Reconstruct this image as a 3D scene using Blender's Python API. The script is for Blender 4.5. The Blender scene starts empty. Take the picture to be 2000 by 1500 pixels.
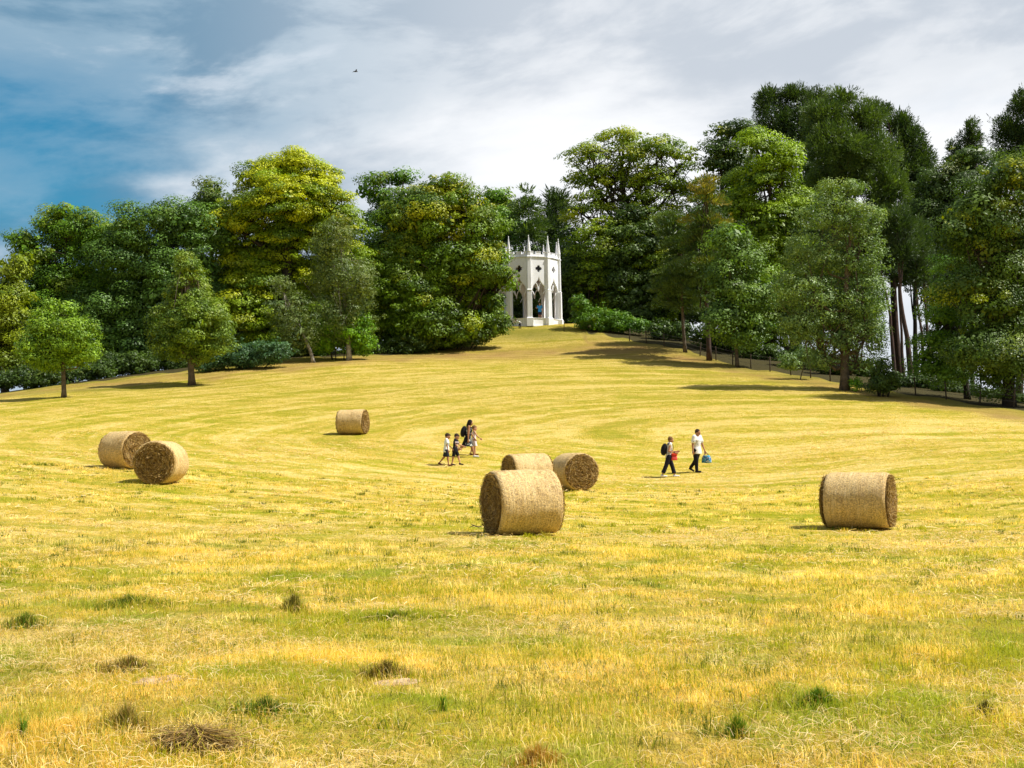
import bpy, bmesh, math, random
import numpy as np
from mathutils import Vector, Matrix, noise as mnoise
R = math.radians
scene = bpy.context.scene
col = scene.collection

# ------------------------------------------------------------------ camera
F = 2414.0                      # focal length in photo pixels (photo is 2000 x 1500)
CAM = np.array([0.0, 0.0, 1.6])
cam_rot = Matrix.Rotation(R(90 + 3.2), 3, 'X') @ Matrix.Rotation(R(-1.0), 3, 'Z')
cd = bpy.data.cameras.new('camera')
cd.sensor_width = 36.0
cd.lens = 36.0 * F / 2000.0
cd.clip_start = 0.1
cd.clip_end = 6000
cam = bpy.data.objects.new('camera', cd)
col.objects.link(cam)
cam.location = Vector(CAM)
cam.rotation_euler = cam_rot.to_euler()
scene.camera = cam

# ------------------------------------------------------------------ light
SUN = Vector((0.575, -0.07, 0.815)).normalized()
sun_el = math.asin(SUN.z)
sun_az = math.atan2(SUN.x, SUN.y)          # from +Y towards +X
sd = bpy.data.lights.new('sun', 'SUN')
sd.energy = 5.0
sd.angle = R(0.6)
sd.color = (1.0, 0.955, 0.87)
so = bpy.data.objects.new('sun', sd)
col.objects.link(so)
so.location = (60, 20, 80)
so.rotation_euler = SUN.to_track_quat('Z', 'Y').to_euler()

scene.view_settings.view_transform = 'Standard'
scene.view_settings.look = 'None'
scene.view_settings.gamma = 1.0
scene.view_settings.exposure = 0.48
scene.view_settings.use_curve_mapping = False


class NT:
    """tiny node tree helper"""
    def __init__(self, tree):
        self.t = tree; self.n = tree.nodes; self.l = tree.links
    def add(self, typ, **kw):
        nd = self.n.new(typ)
        for k, v in kw.items():
            setattr(nd, k, v)
        return nd
    def set(self, sock, v):
        if isinstance(v, bpy.types.NodeSocket):
            self.l.new(v, sock)
        elif v is not None:
            sock.default_value = v
    def math(self, op, a, b=None, c=None, clamp=False):
        nd = self.add('ShaderNodeMath', operation=op, use_clamp=clamp)
        self.set(nd.inputs[0], a)
        if b is not None: self.set(nd.inputs[1], b)
        if c is not None: self.set(nd.inputs[2], c)
        return nd.outputs[0]
    def vmath(self, op, a, b=None):
        nd = self.add('ShaderNodeVectorMath', operation=op)
        self.set(nd.inputs[0], a)
        if b is not None: self.set(nd.inputs[1], b)
        return nd.outputs[0]
    def mix(self, f, a, b, blend='MIX'):
        nd = self.add('ShaderNodeMix', data_type='RGBA', blend_type=blend)
        self.set(nd.inputs[0], f); self.set(nd.inputs[6], a); self.set(nd.inputs[7], b)
        return nd.outputs[2]
    def noise(self, vec, scale=5.0, detail=3.0, rough=0.5, dist=0.0):
        nd = self.add('ShaderNodeTexNoise')
        self.set(nd.inputs['Vector'], vec)
        nd.inputs['Scale'].default_value = scale
        nd.inputs['Detail'].default_value = detail
        nd.inputs['Roughness'].default_value = rough
        nd.inputs['Distortion'].default_value = dist
        return nd.outputs['Fac']
    def ramp(self, x, lo, hi, a=0.0, b=1.0):
        nd = self.add('ShaderNodeMapRange', interpolation_type='SMOOTHSTEP')
        self.set(nd.inputs[0], x)
        nd.inputs[1].default_value = lo; nd.inputs[2].default_value = hi
        nd.inputs[3].default_value = a; nd.inputs[4].default_value = b
        return nd.outputs[0]
    def xyz(self, v):
        nd = self.add('ShaderNodeSeparateXYZ'); self.set(nd.inputs[0], v); return nd.outputs
    def comb(self, x, y, z):
        nd = self.add('ShaderNodeCombineXYZ')
        self.set(nd.inputs[0], x); self.set(nd.inputs[1], y); self.set(nd.inputs[2], z)
        return nd.outputs[0]
    def attr(self, name):
        return self.add('ShaderNodeAttribute', attribute_name=name)


def make_world():
    w = bpy.data.worlds.new('World')
    scene.world = w
    w.use_nodes = True
    T = NT(w.node_tree)
    for n in list(T.n): T.n.remove(n)
    tc = T.add('ShaderNodeTexCoord')
    d = tc.outputs['Generated']
    x, y, z = T.xyz(d)[:3]
    sky = T.add('ShaderNodeTexSky', sky_type='NISHITA')
    sky.sun_disc = False
    sky.sun_elevation = sun_el
    sky.sun_rotation = sun_az
    sky.air_density = 1.4; sky.dust_density = 0.4; sky.ozone_density = 4.0
    blue = T.mix(1.0, sky.outputs[0], (0.03, 0.82, 1.08, 1), 'MULTIPLY')
    bg1 = T.add('ShaderNodeBackground'); T.set(bg1.inputs[0], blue); bg1.inputs[1].default_value = 0.062
    # cloud layer laid out over the dome: bands stretched along the horizon
    zz = T.math('SUBTRACT', z, T.math('MULTIPLY', x, 0.10))
    n1 = T.noise(T.comb(x, T.math('MULTIPLY', y, 0.6), T.math('MULTIPLY', zz, 2.5)), 3.2, 8, 0.55, 0.25)
    n2 = T.noise(T.vmath('ADD', T.comb(x, y, T.math('MULTIPLY', zz, 2.9)), (3.1, 1.7, 0.4)), 5.5, 9, 0.58, 0.25)
    n3 = T.noise(T.vmath('ADD', T.comb(x, y, T.math('MULTIPLY', zz, 4.2)), (7.7, 2.7, 5.4)), 4.0, 8, 0.58, 0.2)
    left = T.ramp(x, -0.32, 0.06, 1.0, 0.0)
    grey = T.mix(left, (0.47, 0.515, 0.575, 1), (0.12, 0.24, 0.355, 1))
    pale = T.mix(left, (0.62, 0.65, 0.69, 1), (0.25, 0.37, 0.475, 1))
    c = T.mix(T.ramp(n2, 0.40, 0.56), grey, pale)
    # brightest cloud sits low, straight ahead and to the right
    dx = T.math('SUBTRACT', x, 0.11)
    low = T.math('ADD', T.math('MULTIPLY', T.math('MULTIPLY', dx, dx), 3.2),
                 T.math('MULTIPLY', T.math('POWER', T.math('ABSOLUTE', T.math('SUBTRACT', z, 0.17)), 2.0), 22.0))
    lowm = T.ramp(T.math('ADD', low, T.math('MULTIPLY', T.math('SUBTRACT', n1, 0.5), 1.5)), 0.0, 0.42, 1.0, 0.0)
    c = T.mix(lowm, c, (0.80, 0.81, 0.83, 1))
    # streaks of lit cloud edge on the left and upper left
    stk = T.math('MULTIPLY', T.ramp(T.math('ADD', n3, T.math('MULTIPLY', T.math('SUBTRACT', n2, 0.5), 0.5)), 0.56, 0.72), T.ramp(z, 0.10, 0.36, 0.35, 0.9))
    c = T.mix(T.math('MULTIPLY', stk, 0.75), c, (0.62, 0.67, 0.73, 1))
    hor = T.ramp(z, 0.0, 0.15, 0.75, 0.0)
    c = T.mix(hor, c, (0.64, 0.69, 0.76, 1))
    # unseen sky overhead and behind the viewer, darkened to cut fill light
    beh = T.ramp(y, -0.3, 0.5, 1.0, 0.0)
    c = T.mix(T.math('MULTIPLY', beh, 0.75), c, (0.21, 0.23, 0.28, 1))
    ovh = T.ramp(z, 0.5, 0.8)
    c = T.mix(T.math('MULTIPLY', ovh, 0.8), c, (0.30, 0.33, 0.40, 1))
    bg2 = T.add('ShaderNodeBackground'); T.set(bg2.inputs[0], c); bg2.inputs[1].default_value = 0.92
    # the hole of blue on the left
    e1 = T.ramp(x, -0.44, -0.02, 1.0, 0.0)
    e2 = T.ramp(T.math('ABSOLUTE', T.math('SUBTRACT', z, T.math('MULTIPLY_ADD', x, 0.10, 0.265))), 0.01, 0.13, 1.0, 0.0)
    e3 = T.math('MULTIPLY', e1, e2)
    nn = T.math('ADD', T.math('MULTIPLY', T.math('SUBTRACT', n1, 0.5), 0.9), T.math('MULTIPLY', T.math('SUBTRACT', n3, 0.5), -1.1))
    bm = T.ramp(T.math('ADD', e3, nn), 0.18, 0.95)
    bm = T.math('MULTIPLY', bm, T.ramp(y, -0.2, 0.3))
    bm = T.math('MULTIPLY', bm, T.ramp(x, -0.16, 0.04, 1.0, 0.0))
    bm = T.math('MULTIPLY', bm, T.ramp(n2, 0.35, 0.68, 0.86, 0.42))
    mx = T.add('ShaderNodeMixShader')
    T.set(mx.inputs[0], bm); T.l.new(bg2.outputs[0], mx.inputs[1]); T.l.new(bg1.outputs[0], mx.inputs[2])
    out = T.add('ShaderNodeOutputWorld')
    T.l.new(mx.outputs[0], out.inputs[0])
make_world()


# ------------------------------------------------------------------ helpers
def ray(px, py):
    v = cam_rot @ Vector(((px - 1000.0) / F, (750.0 - py) / F, -1.0))
    return np.array(v)

def P(px, py, D):
    """the point seen at photo pixel (px, py) at forward distance D metres"""
    v = ray(px, py)
    return CAM + v * (D / v[1])

def tag(o, label=None, cat=None, group=None, kind=None):
    if label: o['label'] = label
    if cat: o['category'] = cat
    if group: o['group'] = group
    if kind: o['kind'] = kind
    return o

def empty(name, loc=(0, 0, 0), rz=0.0):
    o = bpy.data.objects.new(name, None)
    o.empty_display_size = 0.3
    o.location = Vector([float(a) for a in loc]); o.rotation_euler = (0, 0, rz)
    col.objects.link(o)
    return o

def link(name, me, mat=None, parent=None):
    o = bpy.data.objects.new(name, me)
    col.objects.link(o)
    if mat is not None and not me.materials: me.materials.append(mat)
    if parent is not None: o.parent = parent
    return o

def np_mesh(name, V, faces, smooth=False):
    """V (n,3); faces: list of int arrays each (m,k)"""
    me = bpy.data.meshes.new(name)
    V = np.asarray(V, np.float32)
    if isinstance(faces, np.ndarray): faces = [faces]
    faces = [np.asarray(f, np.int32) for f in faces if len(f)]
    loops = np.concatenate([f.ravel() for f in faces])
    sizes = np.concatenate([np.full(len(f), f.shape[1], np.int32) for f in faces])
    starts = np.concatenate([[0], np.cumsum(sizes)[:-1]]).astype(np.int32)
    me.vertices.add(len(V)); me.vertices.foreach_set('co', V.ravel())
    me.loops.add(len(loops)); me.loops.foreach_set('vertex_index', loops)
    me.polygons.add(len(sizes)); me.polygons.foreach_set('loop_start', starts)
    me.polygons.foreach_set('loop_total', sizes)
    me.update(calc_edges=True)
    me.polygons.foreach_set('use_smooth', np.full(len(sizes), smooth, bool))
    return me

def set_attr(me, name, typ, dom, data):
    a = me.attributes.new(name, typ, dom)
    key = {'FLOAT': 'value', 'FLOAT_VECTOR': 'vector', 'FLOAT_COLOR': 'color'}[typ]
    a.data.foreach_set(key, np.asarray(data, np.float32).ravel())

class Geo:
    """collects lofts, boxes and so on as one mesh"""
    def __init__(self): self.V = []; self.F = {}; self.n = 0
    def addv(self, v):
        v = np.asarray(v, float).reshape(-1, 3); i = self.n; self.V.append(v); self.n += len(v); return i
    def addf(self, f):
        f = np.asarray(f, int); self.F.setdefault(f.shape[1], []).append(f)
    def loft(self, pts, rads, seg=8, cap=True, up=None):
        """tube through pts; rads scalar or (ra, rb); ra along the 'up' hint side"""
        pts = np.asarray(pts, float); m = len(pts)
        tang = np.gradient(pts, axis=0)
        tang /= np.linalg.norm(tang, axis=1)[:, None] + 1e-9
        ref = np.array(up if up is not None else (1.0, 0, 0), float)
        if abs(tang[0] @ ref) > 0.95: ref = np.array((0, 1.0, 0.1))
        ring = []
        a = np.arange(seg) / seg * 2 * math.pi
        for i in range(m):
            u = ref - tang[i] * (ref @ tang[i]); u /= np.linalg.norm(u) + 1e-9
            w = np.cross(tang[i], u)
            r = rads[i]; ra, rb = (r, r) if np.isscalar(r) else r
            ring.append(pts[i] + np.outer(np.cos(a) * ra, u) + np.outer(np.sin(a) * rb, w))
            ref = u
        i0 = self.addv(np.concatenate(ring))
        j = np.arange(seg); k = (j + 1) % seg
        for i in range(m - 1):
            b = i0 + i * seg
            self.addf(np.stack([b + j, b + k, b + seg + k, b + seg + j], 1))
        if cap:
            for b, rev in ((i0, True), (i0 + (m - 1) * seg, False)):
                c = self.addv(self.ringc(ring[0] if rev else ring[-1]))
                self.addf(np.stack([b + k, b + j, np.full(seg, c)], 1) if rev else np.stack([b + j, b + k, np.full(seg, c)], 1))
    @staticmethod
    def ringc(r): return r.mean(0)
    def capsule(self, a, b, ra, rb, seg=10, sq=None):
        a = np.asarray(a, float); b = np.asarray(b, float)
        d = b - a; L = np.linalg.norm(d) + 1e-9; d = d / L
        th = np.array([80, 50, 22]) * math.pi / 180
        pts = [a - d * ra * math.sin(t) for t in th] + [a, b] + [b + d * rb * math.sin(t) for t in th[::-1]]
        rr = [ra * math.cos(t) for t in th] + [ra, rb] + [rb * math.cos(t) for t in th[::-1]]
        if sq: rr = [(r * sq[0], r * sq[1]) for r in rr]
        self.loft(pts, rr, seg)
    def ellipsoid(self, c, r, nu=12, nv=8, rot=None):
        c = np.asarray(c, float)
        a = np.arange(nu) / nu * 2 * math.pi
        rings = []
        for t in np.linspace(-math.pi / 2 + 0.15, math.pi / 2 - 0.15, nv):
            rings.append(np.stack([np.cos(a) * math.cos(t), np.sin(a) * math.cos(t), np.full(nu, math.sin(t))], 1))
        v = np.concatenate(rings) * np.asarray(r, float)
        if rot is not None: v = v @ np.array(rot).T
        i0 = self.addv(v + c)
        j = np.arange(nu); k = (j + 1) % nu
        for i in range(nv - 1):
            b = i0 + i * nu
            self.addf(np.stack([b + j, b + k, b + nu + k, b + nu + j], 1))
        self.addf((i0 + j[::-1])[None, :]); self.addf((i0 + (nv - 1) * nu + j)[None, :])
    def box(self, lo, hi):
        x0, y0, z0 = lo; x1, y1, z1 = hi
        i = self.addv([(x0, y0, z0), (x1, y0, z0), (x1, y1, z0), (x0, y1, z0), (x0, y0, z1), (x1, y0, z1), (x1, y1, z1), (x0, y1, z1)])
        self.addf(i + np.array([(0, 3, 2, 1), (4, 5, 6, 7), (0, 1, 5, 4), (1, 2, 6, 5), (2, 3, 7, 6), (3, 0, 4, 7)]))
    def mesh(self, name, smooth=False):
        V = np.concatenate(self.V)
        return np_mesh(name, V, [np.concatenate(f) for f in self.F.values()], smooth)
    def build(self, name, mat, parent=None, smooth=False, remesh=None, sm=0, bevel=None):
        me = self.mesh(name, smooth)
        me.materials.append(mat)
        o = link(name, me, None, parent)
        if remesh:
            md = o.modifiers.new('r', 'REMESH'); md.mode = 'VOXEL'; md.voxel_size = remesh; md.use_smooth_shade = True
            if sm:
                s = o.modifiers.new('s', 'SMOOTH'); s.factor = 0.5; s.iterations = sm
        if bevel:
            md = o.modifiers.new('b', 'BEVEL'); md.width = bevel; md.segments = 2; md.limit_method = 'ANGLE'
        if remesh or bevel: apply_mods(o)
        return o

def apply_mods(o):
    bpy.context.view_layer.update()
    dg = bpy.context.evaluated_depsgraph_get()
    me = bpy.data.meshes.new_from_object(o.evaluated_get(dg))
    mats = list(o.data.materials)
    o.modifiers.clear(); o.data = me
    if not me.materials:
        for m in mats: me.materials.append(m)

# ------------------------------------------------------------------ materials
def new_mat(name):
    m = bpy.data.materials.new(name); m.use_nodes = True
    T = NT(m.node_tree)
    b = m.node_tree.nodes['Principled BSDF']
    return m, T, b

def simple_mat(name, c1, c2=None, scale=20, rough=0.8, bump=0.0, bscale=None, spec=0.3, coord='Object'):
    m, T, b = new_mat(name)
    tc = T.add('ShaderNodeTexCoord').outputs[coord]
    c2 = c2 or tuple(v * 0.75 for v in c1)
    f = T.noise(tc, scale, 4, 0.6)
    T.set(b.inputs['Base Color'], T.mix(T.ramp(f, 0.3, 0.7), (*c1, 1), (*c2, 1)))
    b.inputs['Roughness'].default_value = rough
    b.inputs['Specular IOR Level'].default_value = spec
    if bump:
        bn = T.add('ShaderNodeBump'); bn.inputs['Strength'].default_value = bump; bn.inputs['Distance'].default_value = 0.02
        T.set(bn.inputs['Height'], T.noise(tc, bscale or scale * 3, 4, 0.6))
        T.l.new(bn.outputs[0], b.inputs['Normal'])
    return m

def meadow_group():
    g = bpy.data.node_groups.new('meadow_colour', 'ShaderNodeTree')
    g.interface.new_socket('pos', in_out='INPUT', socket_type='NodeSocketVector')
    g.interface.new_socket('row', in_out='INPUT', socket_type='NodeSocketFloat')
    g.interface.new_socket('rnd', in_out='INPUT', socket_type='NodeSocketFloat')
    g.interface.new_socket('colour', in_out='OUTPUT', socket_type='NodeSocketColor')
    T = NT(g)
    gi = T.add('NodeGroupInput'); go = T.add('NodeGroupOutput')
    pos, row, rnd = gi.outputs[0], gi.outputs[1], gi.outputs[2]
    x, y, z = T.xyz(pos)[:3]
    near = T.ramp(y, 9.0, 36.0, 0.0, 1.0)
    # swaths: quick change across the mown row, slow change along it
    sw = T.noise(T.comb(T.math('MULTIPLY', x, 0.05), T.math('MULTIPLY', y, 0.04), T.math('MULTIPLY', row, 0.95)), 1.0, 5, 0.66)
    iso = T.noise(T.comb(T.math('MULTIPLY', x, 0.45), y, 0.0), 0.7, 6, 0.68)
    iso2 = T.noise(T.vmath('ADD', pos, (31.0, 7.0, 3.0)), 0.23, 4, 0.6)
    fine = T.noise(pos, 3.1, 4, 0.6)
    mixn = T.math('ADD', T.math('MULTIPLY', sw, T.math('MULTIPLY_ADD', near, 0.36, 0.22)),
                  T.math('MULTIPLY', iso, T.math('MULTIPLY_ADD', near, -0.36, 0.78)))
    mixn = T.math('ADD', mixn, T.math('MULTIPLY', T.math('SUBTRACT', fine, 0.5), 0.34))
    mixn = T.math('ADD', mixn, T.math('MULTIPLY', T.math('SUBTRACT', rnd, 0.5), 0.36))
    c = T.mix(T.ramp(mixn, 0.41, 0.48), (0.31, 0.32, 0.006, 1), (0.58, 0.43, 0.045, 1))
    c = T.mix(T.ramp(mixn, 0.49, 0.585), c, (0.85, 0.65, 0.22, 1))
    gold = T.ramp(T.math('ADD', iso2, T.math('MULTIPLY', T.math('SUBTRACT', rnd, 0.5), 0.25)), 0.43, 0.55)
    # rusty dry patches gather low on the left and centre of the field
    rust = T.math('MULTIPLY', T.ramp(y, 6.5, 13.0, 1.0, 0.0), T.ramp(x, 0.2, 3.0, 1.0, 0.0))
    gold = T.math('MULTIPLY', gold, T.math('MULTIPLY_ADD', rust, 0.25, 0.20))
    c = T.mix(gold, c, (0.68, 0.42, 0.11, 1))
    grn = T.ramp(T.math('ADD', T.noise(T.vmath('ADD', pos, (11.0, 53.0, 3.0)), 0.8, 4, 0.6), T.math('MULTIPLY', T.math('SUBTRACT', rnd, 0.5), 0.2)), 0.52, 0.66)
    c = T.mix(T.math('MULTIPLY', grn, T.math('MULTIPLY_ADD', near, -0.45, 0.8)), c, (0.22, 0.31, 0.010, 1))
    # the thin dry turf of the upper slope is duller and more olive
    c = T.mix(T.ramp(y, 38.0, 92.0, 0.0, 0.55), c, T.mix(T.ramp(mixn, 0.42, 0.58), (0.24, 0.215, 0.014, 1), (0.50, 0.37, 0.085, 1)))
    T.set(go.inputs[0], c)
    return g
MEADOW = meadow_group()

def mat_ground():
    m, T, b = new_mat('meadow_ground')
    geo = T.add('ShaderNodeNewGeometry')
    pos = geo.outputs['Position']
    x, y, z = T.xyz(pos)[:3]
    flat = T.comb(x, y, 0.0)
    row = T.attr('row').outputs['Fac']
    g = T.add('ShaderNodeGroup'); g.node_tree = MEADOW
    T.set(g.inputs[0], flat); T.set(g.inputs[1], row)
    T.set(g.inputs[2], T.noise(flat, 14.0, 3, 0.7))
    c = g.outputs[0]
    # fine fibre mottling
    fib = T.noise(T.comb(T.math('MULTIPLY', x, 6.0), T.math('MULTIPLY', y, 2.5), 0.0), 2.0, 5, 0.75)
    c = T.mix(T.math('MULTIPLY', T.ramp(fib, 0.35, 0.62, 0.55, 0.0), 1.0), c, (0.27, 0.22, 0.03, 1))
    c = T.mix(T.ramp(y, 8.0, 30.0, 0.35, 0.0), c, (0.25, 0.19, 0.04, 1))
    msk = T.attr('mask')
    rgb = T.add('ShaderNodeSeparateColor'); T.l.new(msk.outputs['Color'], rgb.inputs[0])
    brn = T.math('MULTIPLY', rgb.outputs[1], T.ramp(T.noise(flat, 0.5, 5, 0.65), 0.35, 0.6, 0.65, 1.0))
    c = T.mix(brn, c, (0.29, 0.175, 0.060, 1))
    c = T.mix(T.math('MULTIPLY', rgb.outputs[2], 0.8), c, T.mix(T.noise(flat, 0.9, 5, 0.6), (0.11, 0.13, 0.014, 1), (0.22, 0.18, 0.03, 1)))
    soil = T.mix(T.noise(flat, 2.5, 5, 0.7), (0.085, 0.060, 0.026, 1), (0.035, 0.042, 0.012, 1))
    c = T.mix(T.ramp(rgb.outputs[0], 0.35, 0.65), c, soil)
    T.set(b.inputs['Base Color'], c)
    b.inputs['Roughness'].default_value = 0.95
    b.inputs['Specular IOR Level'].default_value = 0.1
    bn = T.add('ShaderNodeBump'); bn.inputs['Strength'].default_value = 0.9; bn.inputs['Distance'].default_value = 0.12
    T.set(bn.inputs['Height'], T.math('ADD', fib, T.noise(flat, 1.6, 5, 0.7)))
    T.l.new(bn.outputs[0], b.inputs['Normal'])
    return m

def leafy(name, colsock_fn, trans=0.35, rough=0.6, spec=0.25, tint=(1.15, 1.1, 0.6, 1)):
    m, T, b = new_mat(name)
    c = colsock_fn(T)
    T.set(b.inputs['Base Color'], c)
    b.inputs['Roughness'].default_value = rough
    b.inputs['Specular IOR Level'].default_value = spec
    tr = T.add('ShaderNodeBsdfTranslucent')
    T.set(tr.inputs[0], T.mix(1.0, c, tint, 'MULTIPLY'))
    mx = T.add('ShaderNodeMixShader'); mx.inputs[0].default_value = trans
    T.l.new(b.outputs[0], mx.inputs[1]); T.l.new(tr.outputs[0], mx.inputs[2])
    T.l.new(mx.outputs[0], m.node_tree.nodes['Material Output'].inputs[0])
    return m

def _blade_col(T):
    g = T.add('ShaderNodeGroup'); g.node_tree = MEADOW
    T.set(g.inputs[0], T.attr('mpos').outputs['Vector'])
    T.set(g.inputs[1], T.attr('row').outputs['Fac'])
    T.set(g.inputs[2], T.attr('rnd').outputs['Fac'])
    r = T.attr('rnd').outputs['Fac']
    c = T.mix(T.ramp(r, -0.1, -0.5), g.outputs[0], (0.10, 0.13, 0.012, 1))
    c = T.mix(T.ramp(r, 1.1, 1.5), c, (0.92, 0.74, 0.36, 1))
    return T.mix(1.0, c, (1.22, 1.24, 1.10, 1), 'MULTIPLY')
M_GROUND = mat_ground()
M_BLADE = leafy('grass_blade', _blade_col, 0.5, 0.55, 0.3, (1.5, 1.45, 1.0, 1))
M_LEAF = leafy('foliage', lambda T: T.attr('leafcol').outputs['Color'], 0.22, 0.5, 0.35, (1.6, 1.7, 0.4, 1))
M_COLBLADE = leafy('tuft_blade', lambda T: T.attr('leafcol').outputs['Color'], 0.3, 0.6, 0.25)
M_BARK = simple_mat('bark_grey', (0.17, 0.13, 0.09), (0.07, 0.055, 0.04), 3, 0.9, 0.6, 12)
M_BARK_DARK = simple_mat('bark_dark', (0.06, 0.048, 0.038), (0.03, 0.026, 0.02), 3, 0.9, 0.6, 12)
M_BARK_PINE = simple_mat('bark_pine', (0.095, 0.055, 0.040), (0.05, 0.036, 0.03), 2.5, 0.9, 0.6, 10)
M_BARK_BIRCH = simple_mat('bark_birch', (0.45, 0.42, 0.36), (0.14, 0.12, 0.10), 3.5, 0.8, 0.3, 8)

# ------------------------------------------------------------------ terrain
_ctrl = []
def _c(px, py, D): _ctrl.append(tuple(P(px, py, D)))
for X in (-40, -20, 0, 20, 40):
    for Y, Z in ((-40, 0), (-15, 0), (0, 0.0), (9, 0.0)):
        _ctrl.append((X, Y, Z))
for a in ((1020, 1041, 24), (500, 1041, 24), (1680, 1033, 28), (315, 945, 37), (243, 916, 41), (1125, 955, 42),
          (875, 909, 48.5), (912, 893, 51), (1363, 925, 49), (1308, 932, 47.5), (690, 848, 64), (125, 777, 80), (375, 752, 90),
          (0, 768, 95), (-200, 800, 92), (-500, 830, 95), (200, 742, 99), (560, 700, 104), (720, 693, 108), (870, 682, 113),
          (960, 648, 120), (990, 637.5, 122), (1100, 636, 122), (1045, 637, 122), (1045, 636, 126), (1045, 634, 130), (1045, 668, 116.5),
          (1045, 700, 105), (1045, 760, 82), (1180, 654, 119), (1300, 674, 112), (1400, 702, 105), (1500, 724, 98), (1600, 741, 91), (1700, 758, 84),
          (1900, 790, 76), (2000, 802, 72), (2250, 835, 66), (2500, 860, 62),
          (1700, 850, 57), (1300, 785, 75), (1950, 900, 45), (700, 770, 82), (50, 850, 57), (100, 1000, 28)):
    _c(*a)
for a in ((1300, 657, 124), (1400, 674, 118), (1500, 697, 112), (1600, 715, 106), (1700, 736, 100), (1800, 748, 95), (1900, 766, 89), (2050, 790, 82),
          (1250, 645, 133), (1400, 672, 130), (1550, 705, 122), (1700, 738, 112)):
    _c(*a)
for X, Y, Z in ((28, 145, 6), (40, 132, 4), (50, 118, 1), (60, 100, -1), (45, 150, -2), (80, 120, -8), (-45, 125, 8), (-45, 160, 7),
                (-20, 140, 11), (-20, 170, 10), (0, 150, 12.5), (0, 180, 10), (30, 180, 0), (-90, 110, 3), (-90, 60, 1), (90, 60, -1), (90, 10, 0), (-90, 10, 0), (90, 180, -12), (-90, 180, 3)):
    _ctrl.append((X, Y, Z))
_ctrl = np.array(_ctrl)

def _tps_fit(p, lam=2.0):
    n = len(p); XY = p[:, :2] / 100.0
    r = np.linalg.norm(XY[:, None] - XY[None], axis=2)
    K = np.where(r > 0, r * r * np.log(r + 1e-12), 0) + np.eye(n) * lam * 1e-4
    Q = np.hstack([np.ones((n, 1)), XY])
    A = np.zeros((n + 3, n + 3)); A[:n, :n] = K; A[:n, n:] = Q; A[n:, :n] = Q.T
    return np.linalg.solve(A, np.concatenate([p[:, 2], np.zeros(3)]))
_tps = _tps_fit(_ctrl)

def _base_h(X, Y):
    X = np.asarray(X, float); Y = np.asarray(Y, float)
    xc = np.clip(X, -95, 95) / 100.0; yc = np.clip(Y, -42, 185) / 100.0
    out = _tps[-3] + _tps[-2] * xc + _tps[-1] * yc
    for i, c in enumerate(_ctrl):
        r2 = (xc - c[0] / 100) ** 2 + (yc - c[1] / 100) ** 2
        out = out + _tps[i] * 0.5 * r2 * np.log(r2 + 1e-12)
    far = np.maximum(np.maximum(np.abs(X) - 95, 0), np.maximum(np.maximum(Y - 185, 0), np.maximum(-42 - Y, 0)))
    k = np.exp(-far / 120.0)
    return out * k + (1 - k) * (-6.0)

def ripple(X, Y):
    X = np.asarray(X, float); Y = np.asarray(Y, float)
    r = 0.035 * np.sin(X * 0.9 + 1.3 * np.sin(Y * 0.31)) * np.sin(Y * 0.7 + 0.8 * np.sin(X * 0.5)) \
        + 0.02 * np.sin(X * 2.3 + Y * 1.1) * np.sin(Y * 1.9 - X * 0.6) \
        + 0.022 * np.sin(X * 5.1 + 1.7 * np.sin(Y * 2.2)) * np.sin(Y * 5.7 + 1.5 * np.sin(X * 1.9)) * np.exp(-np.clip(Y - 14, 0, 99) / 8.0)
    return r

def H(X, Y): return _base_h(X, Y) + ripple(X, Y)
def Hs(x, y): return float(H(np.array([x]), np.array([y]))[0])

def row_coord(X, Y):
    xx = np.asarray(X, float) - 12.0
    xx = np.where(xx > 0, xx * 0.22, xx)
    yy = (np.asarray(Y, float) - 62.0) * 1.25
    return np.sqrt(xx * xx + yy * yy + 420.0)

# far edge of the mown field, as (azimuth px, distance)
_edge = np.array([(-900, 92), (-200, 92), (0, 95), (200, 99), (400, 101), (560, 104), (720, 108), (870, 113), (930, 122), (955, 134), (1125, 134), (1150, 121),
                  (1300, 112.5), (1400, 105), (1500, 98), (1600, 92), (1700, 84.5), (1900, 76.5), (2000, 72.5), (2300, 66), (3200, 60)])
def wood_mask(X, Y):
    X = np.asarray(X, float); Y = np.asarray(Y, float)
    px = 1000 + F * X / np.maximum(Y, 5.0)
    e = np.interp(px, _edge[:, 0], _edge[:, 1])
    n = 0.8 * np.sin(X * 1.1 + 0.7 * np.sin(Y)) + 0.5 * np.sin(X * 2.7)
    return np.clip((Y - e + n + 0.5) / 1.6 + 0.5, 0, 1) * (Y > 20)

def blob(X, Y, cx, cy, rx, ry, p=1.0):
    d = ((X - cx) / rx) ** 2 + ((Y - cy) / ry) ** 2
    return np.exp(-d * p)

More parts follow.
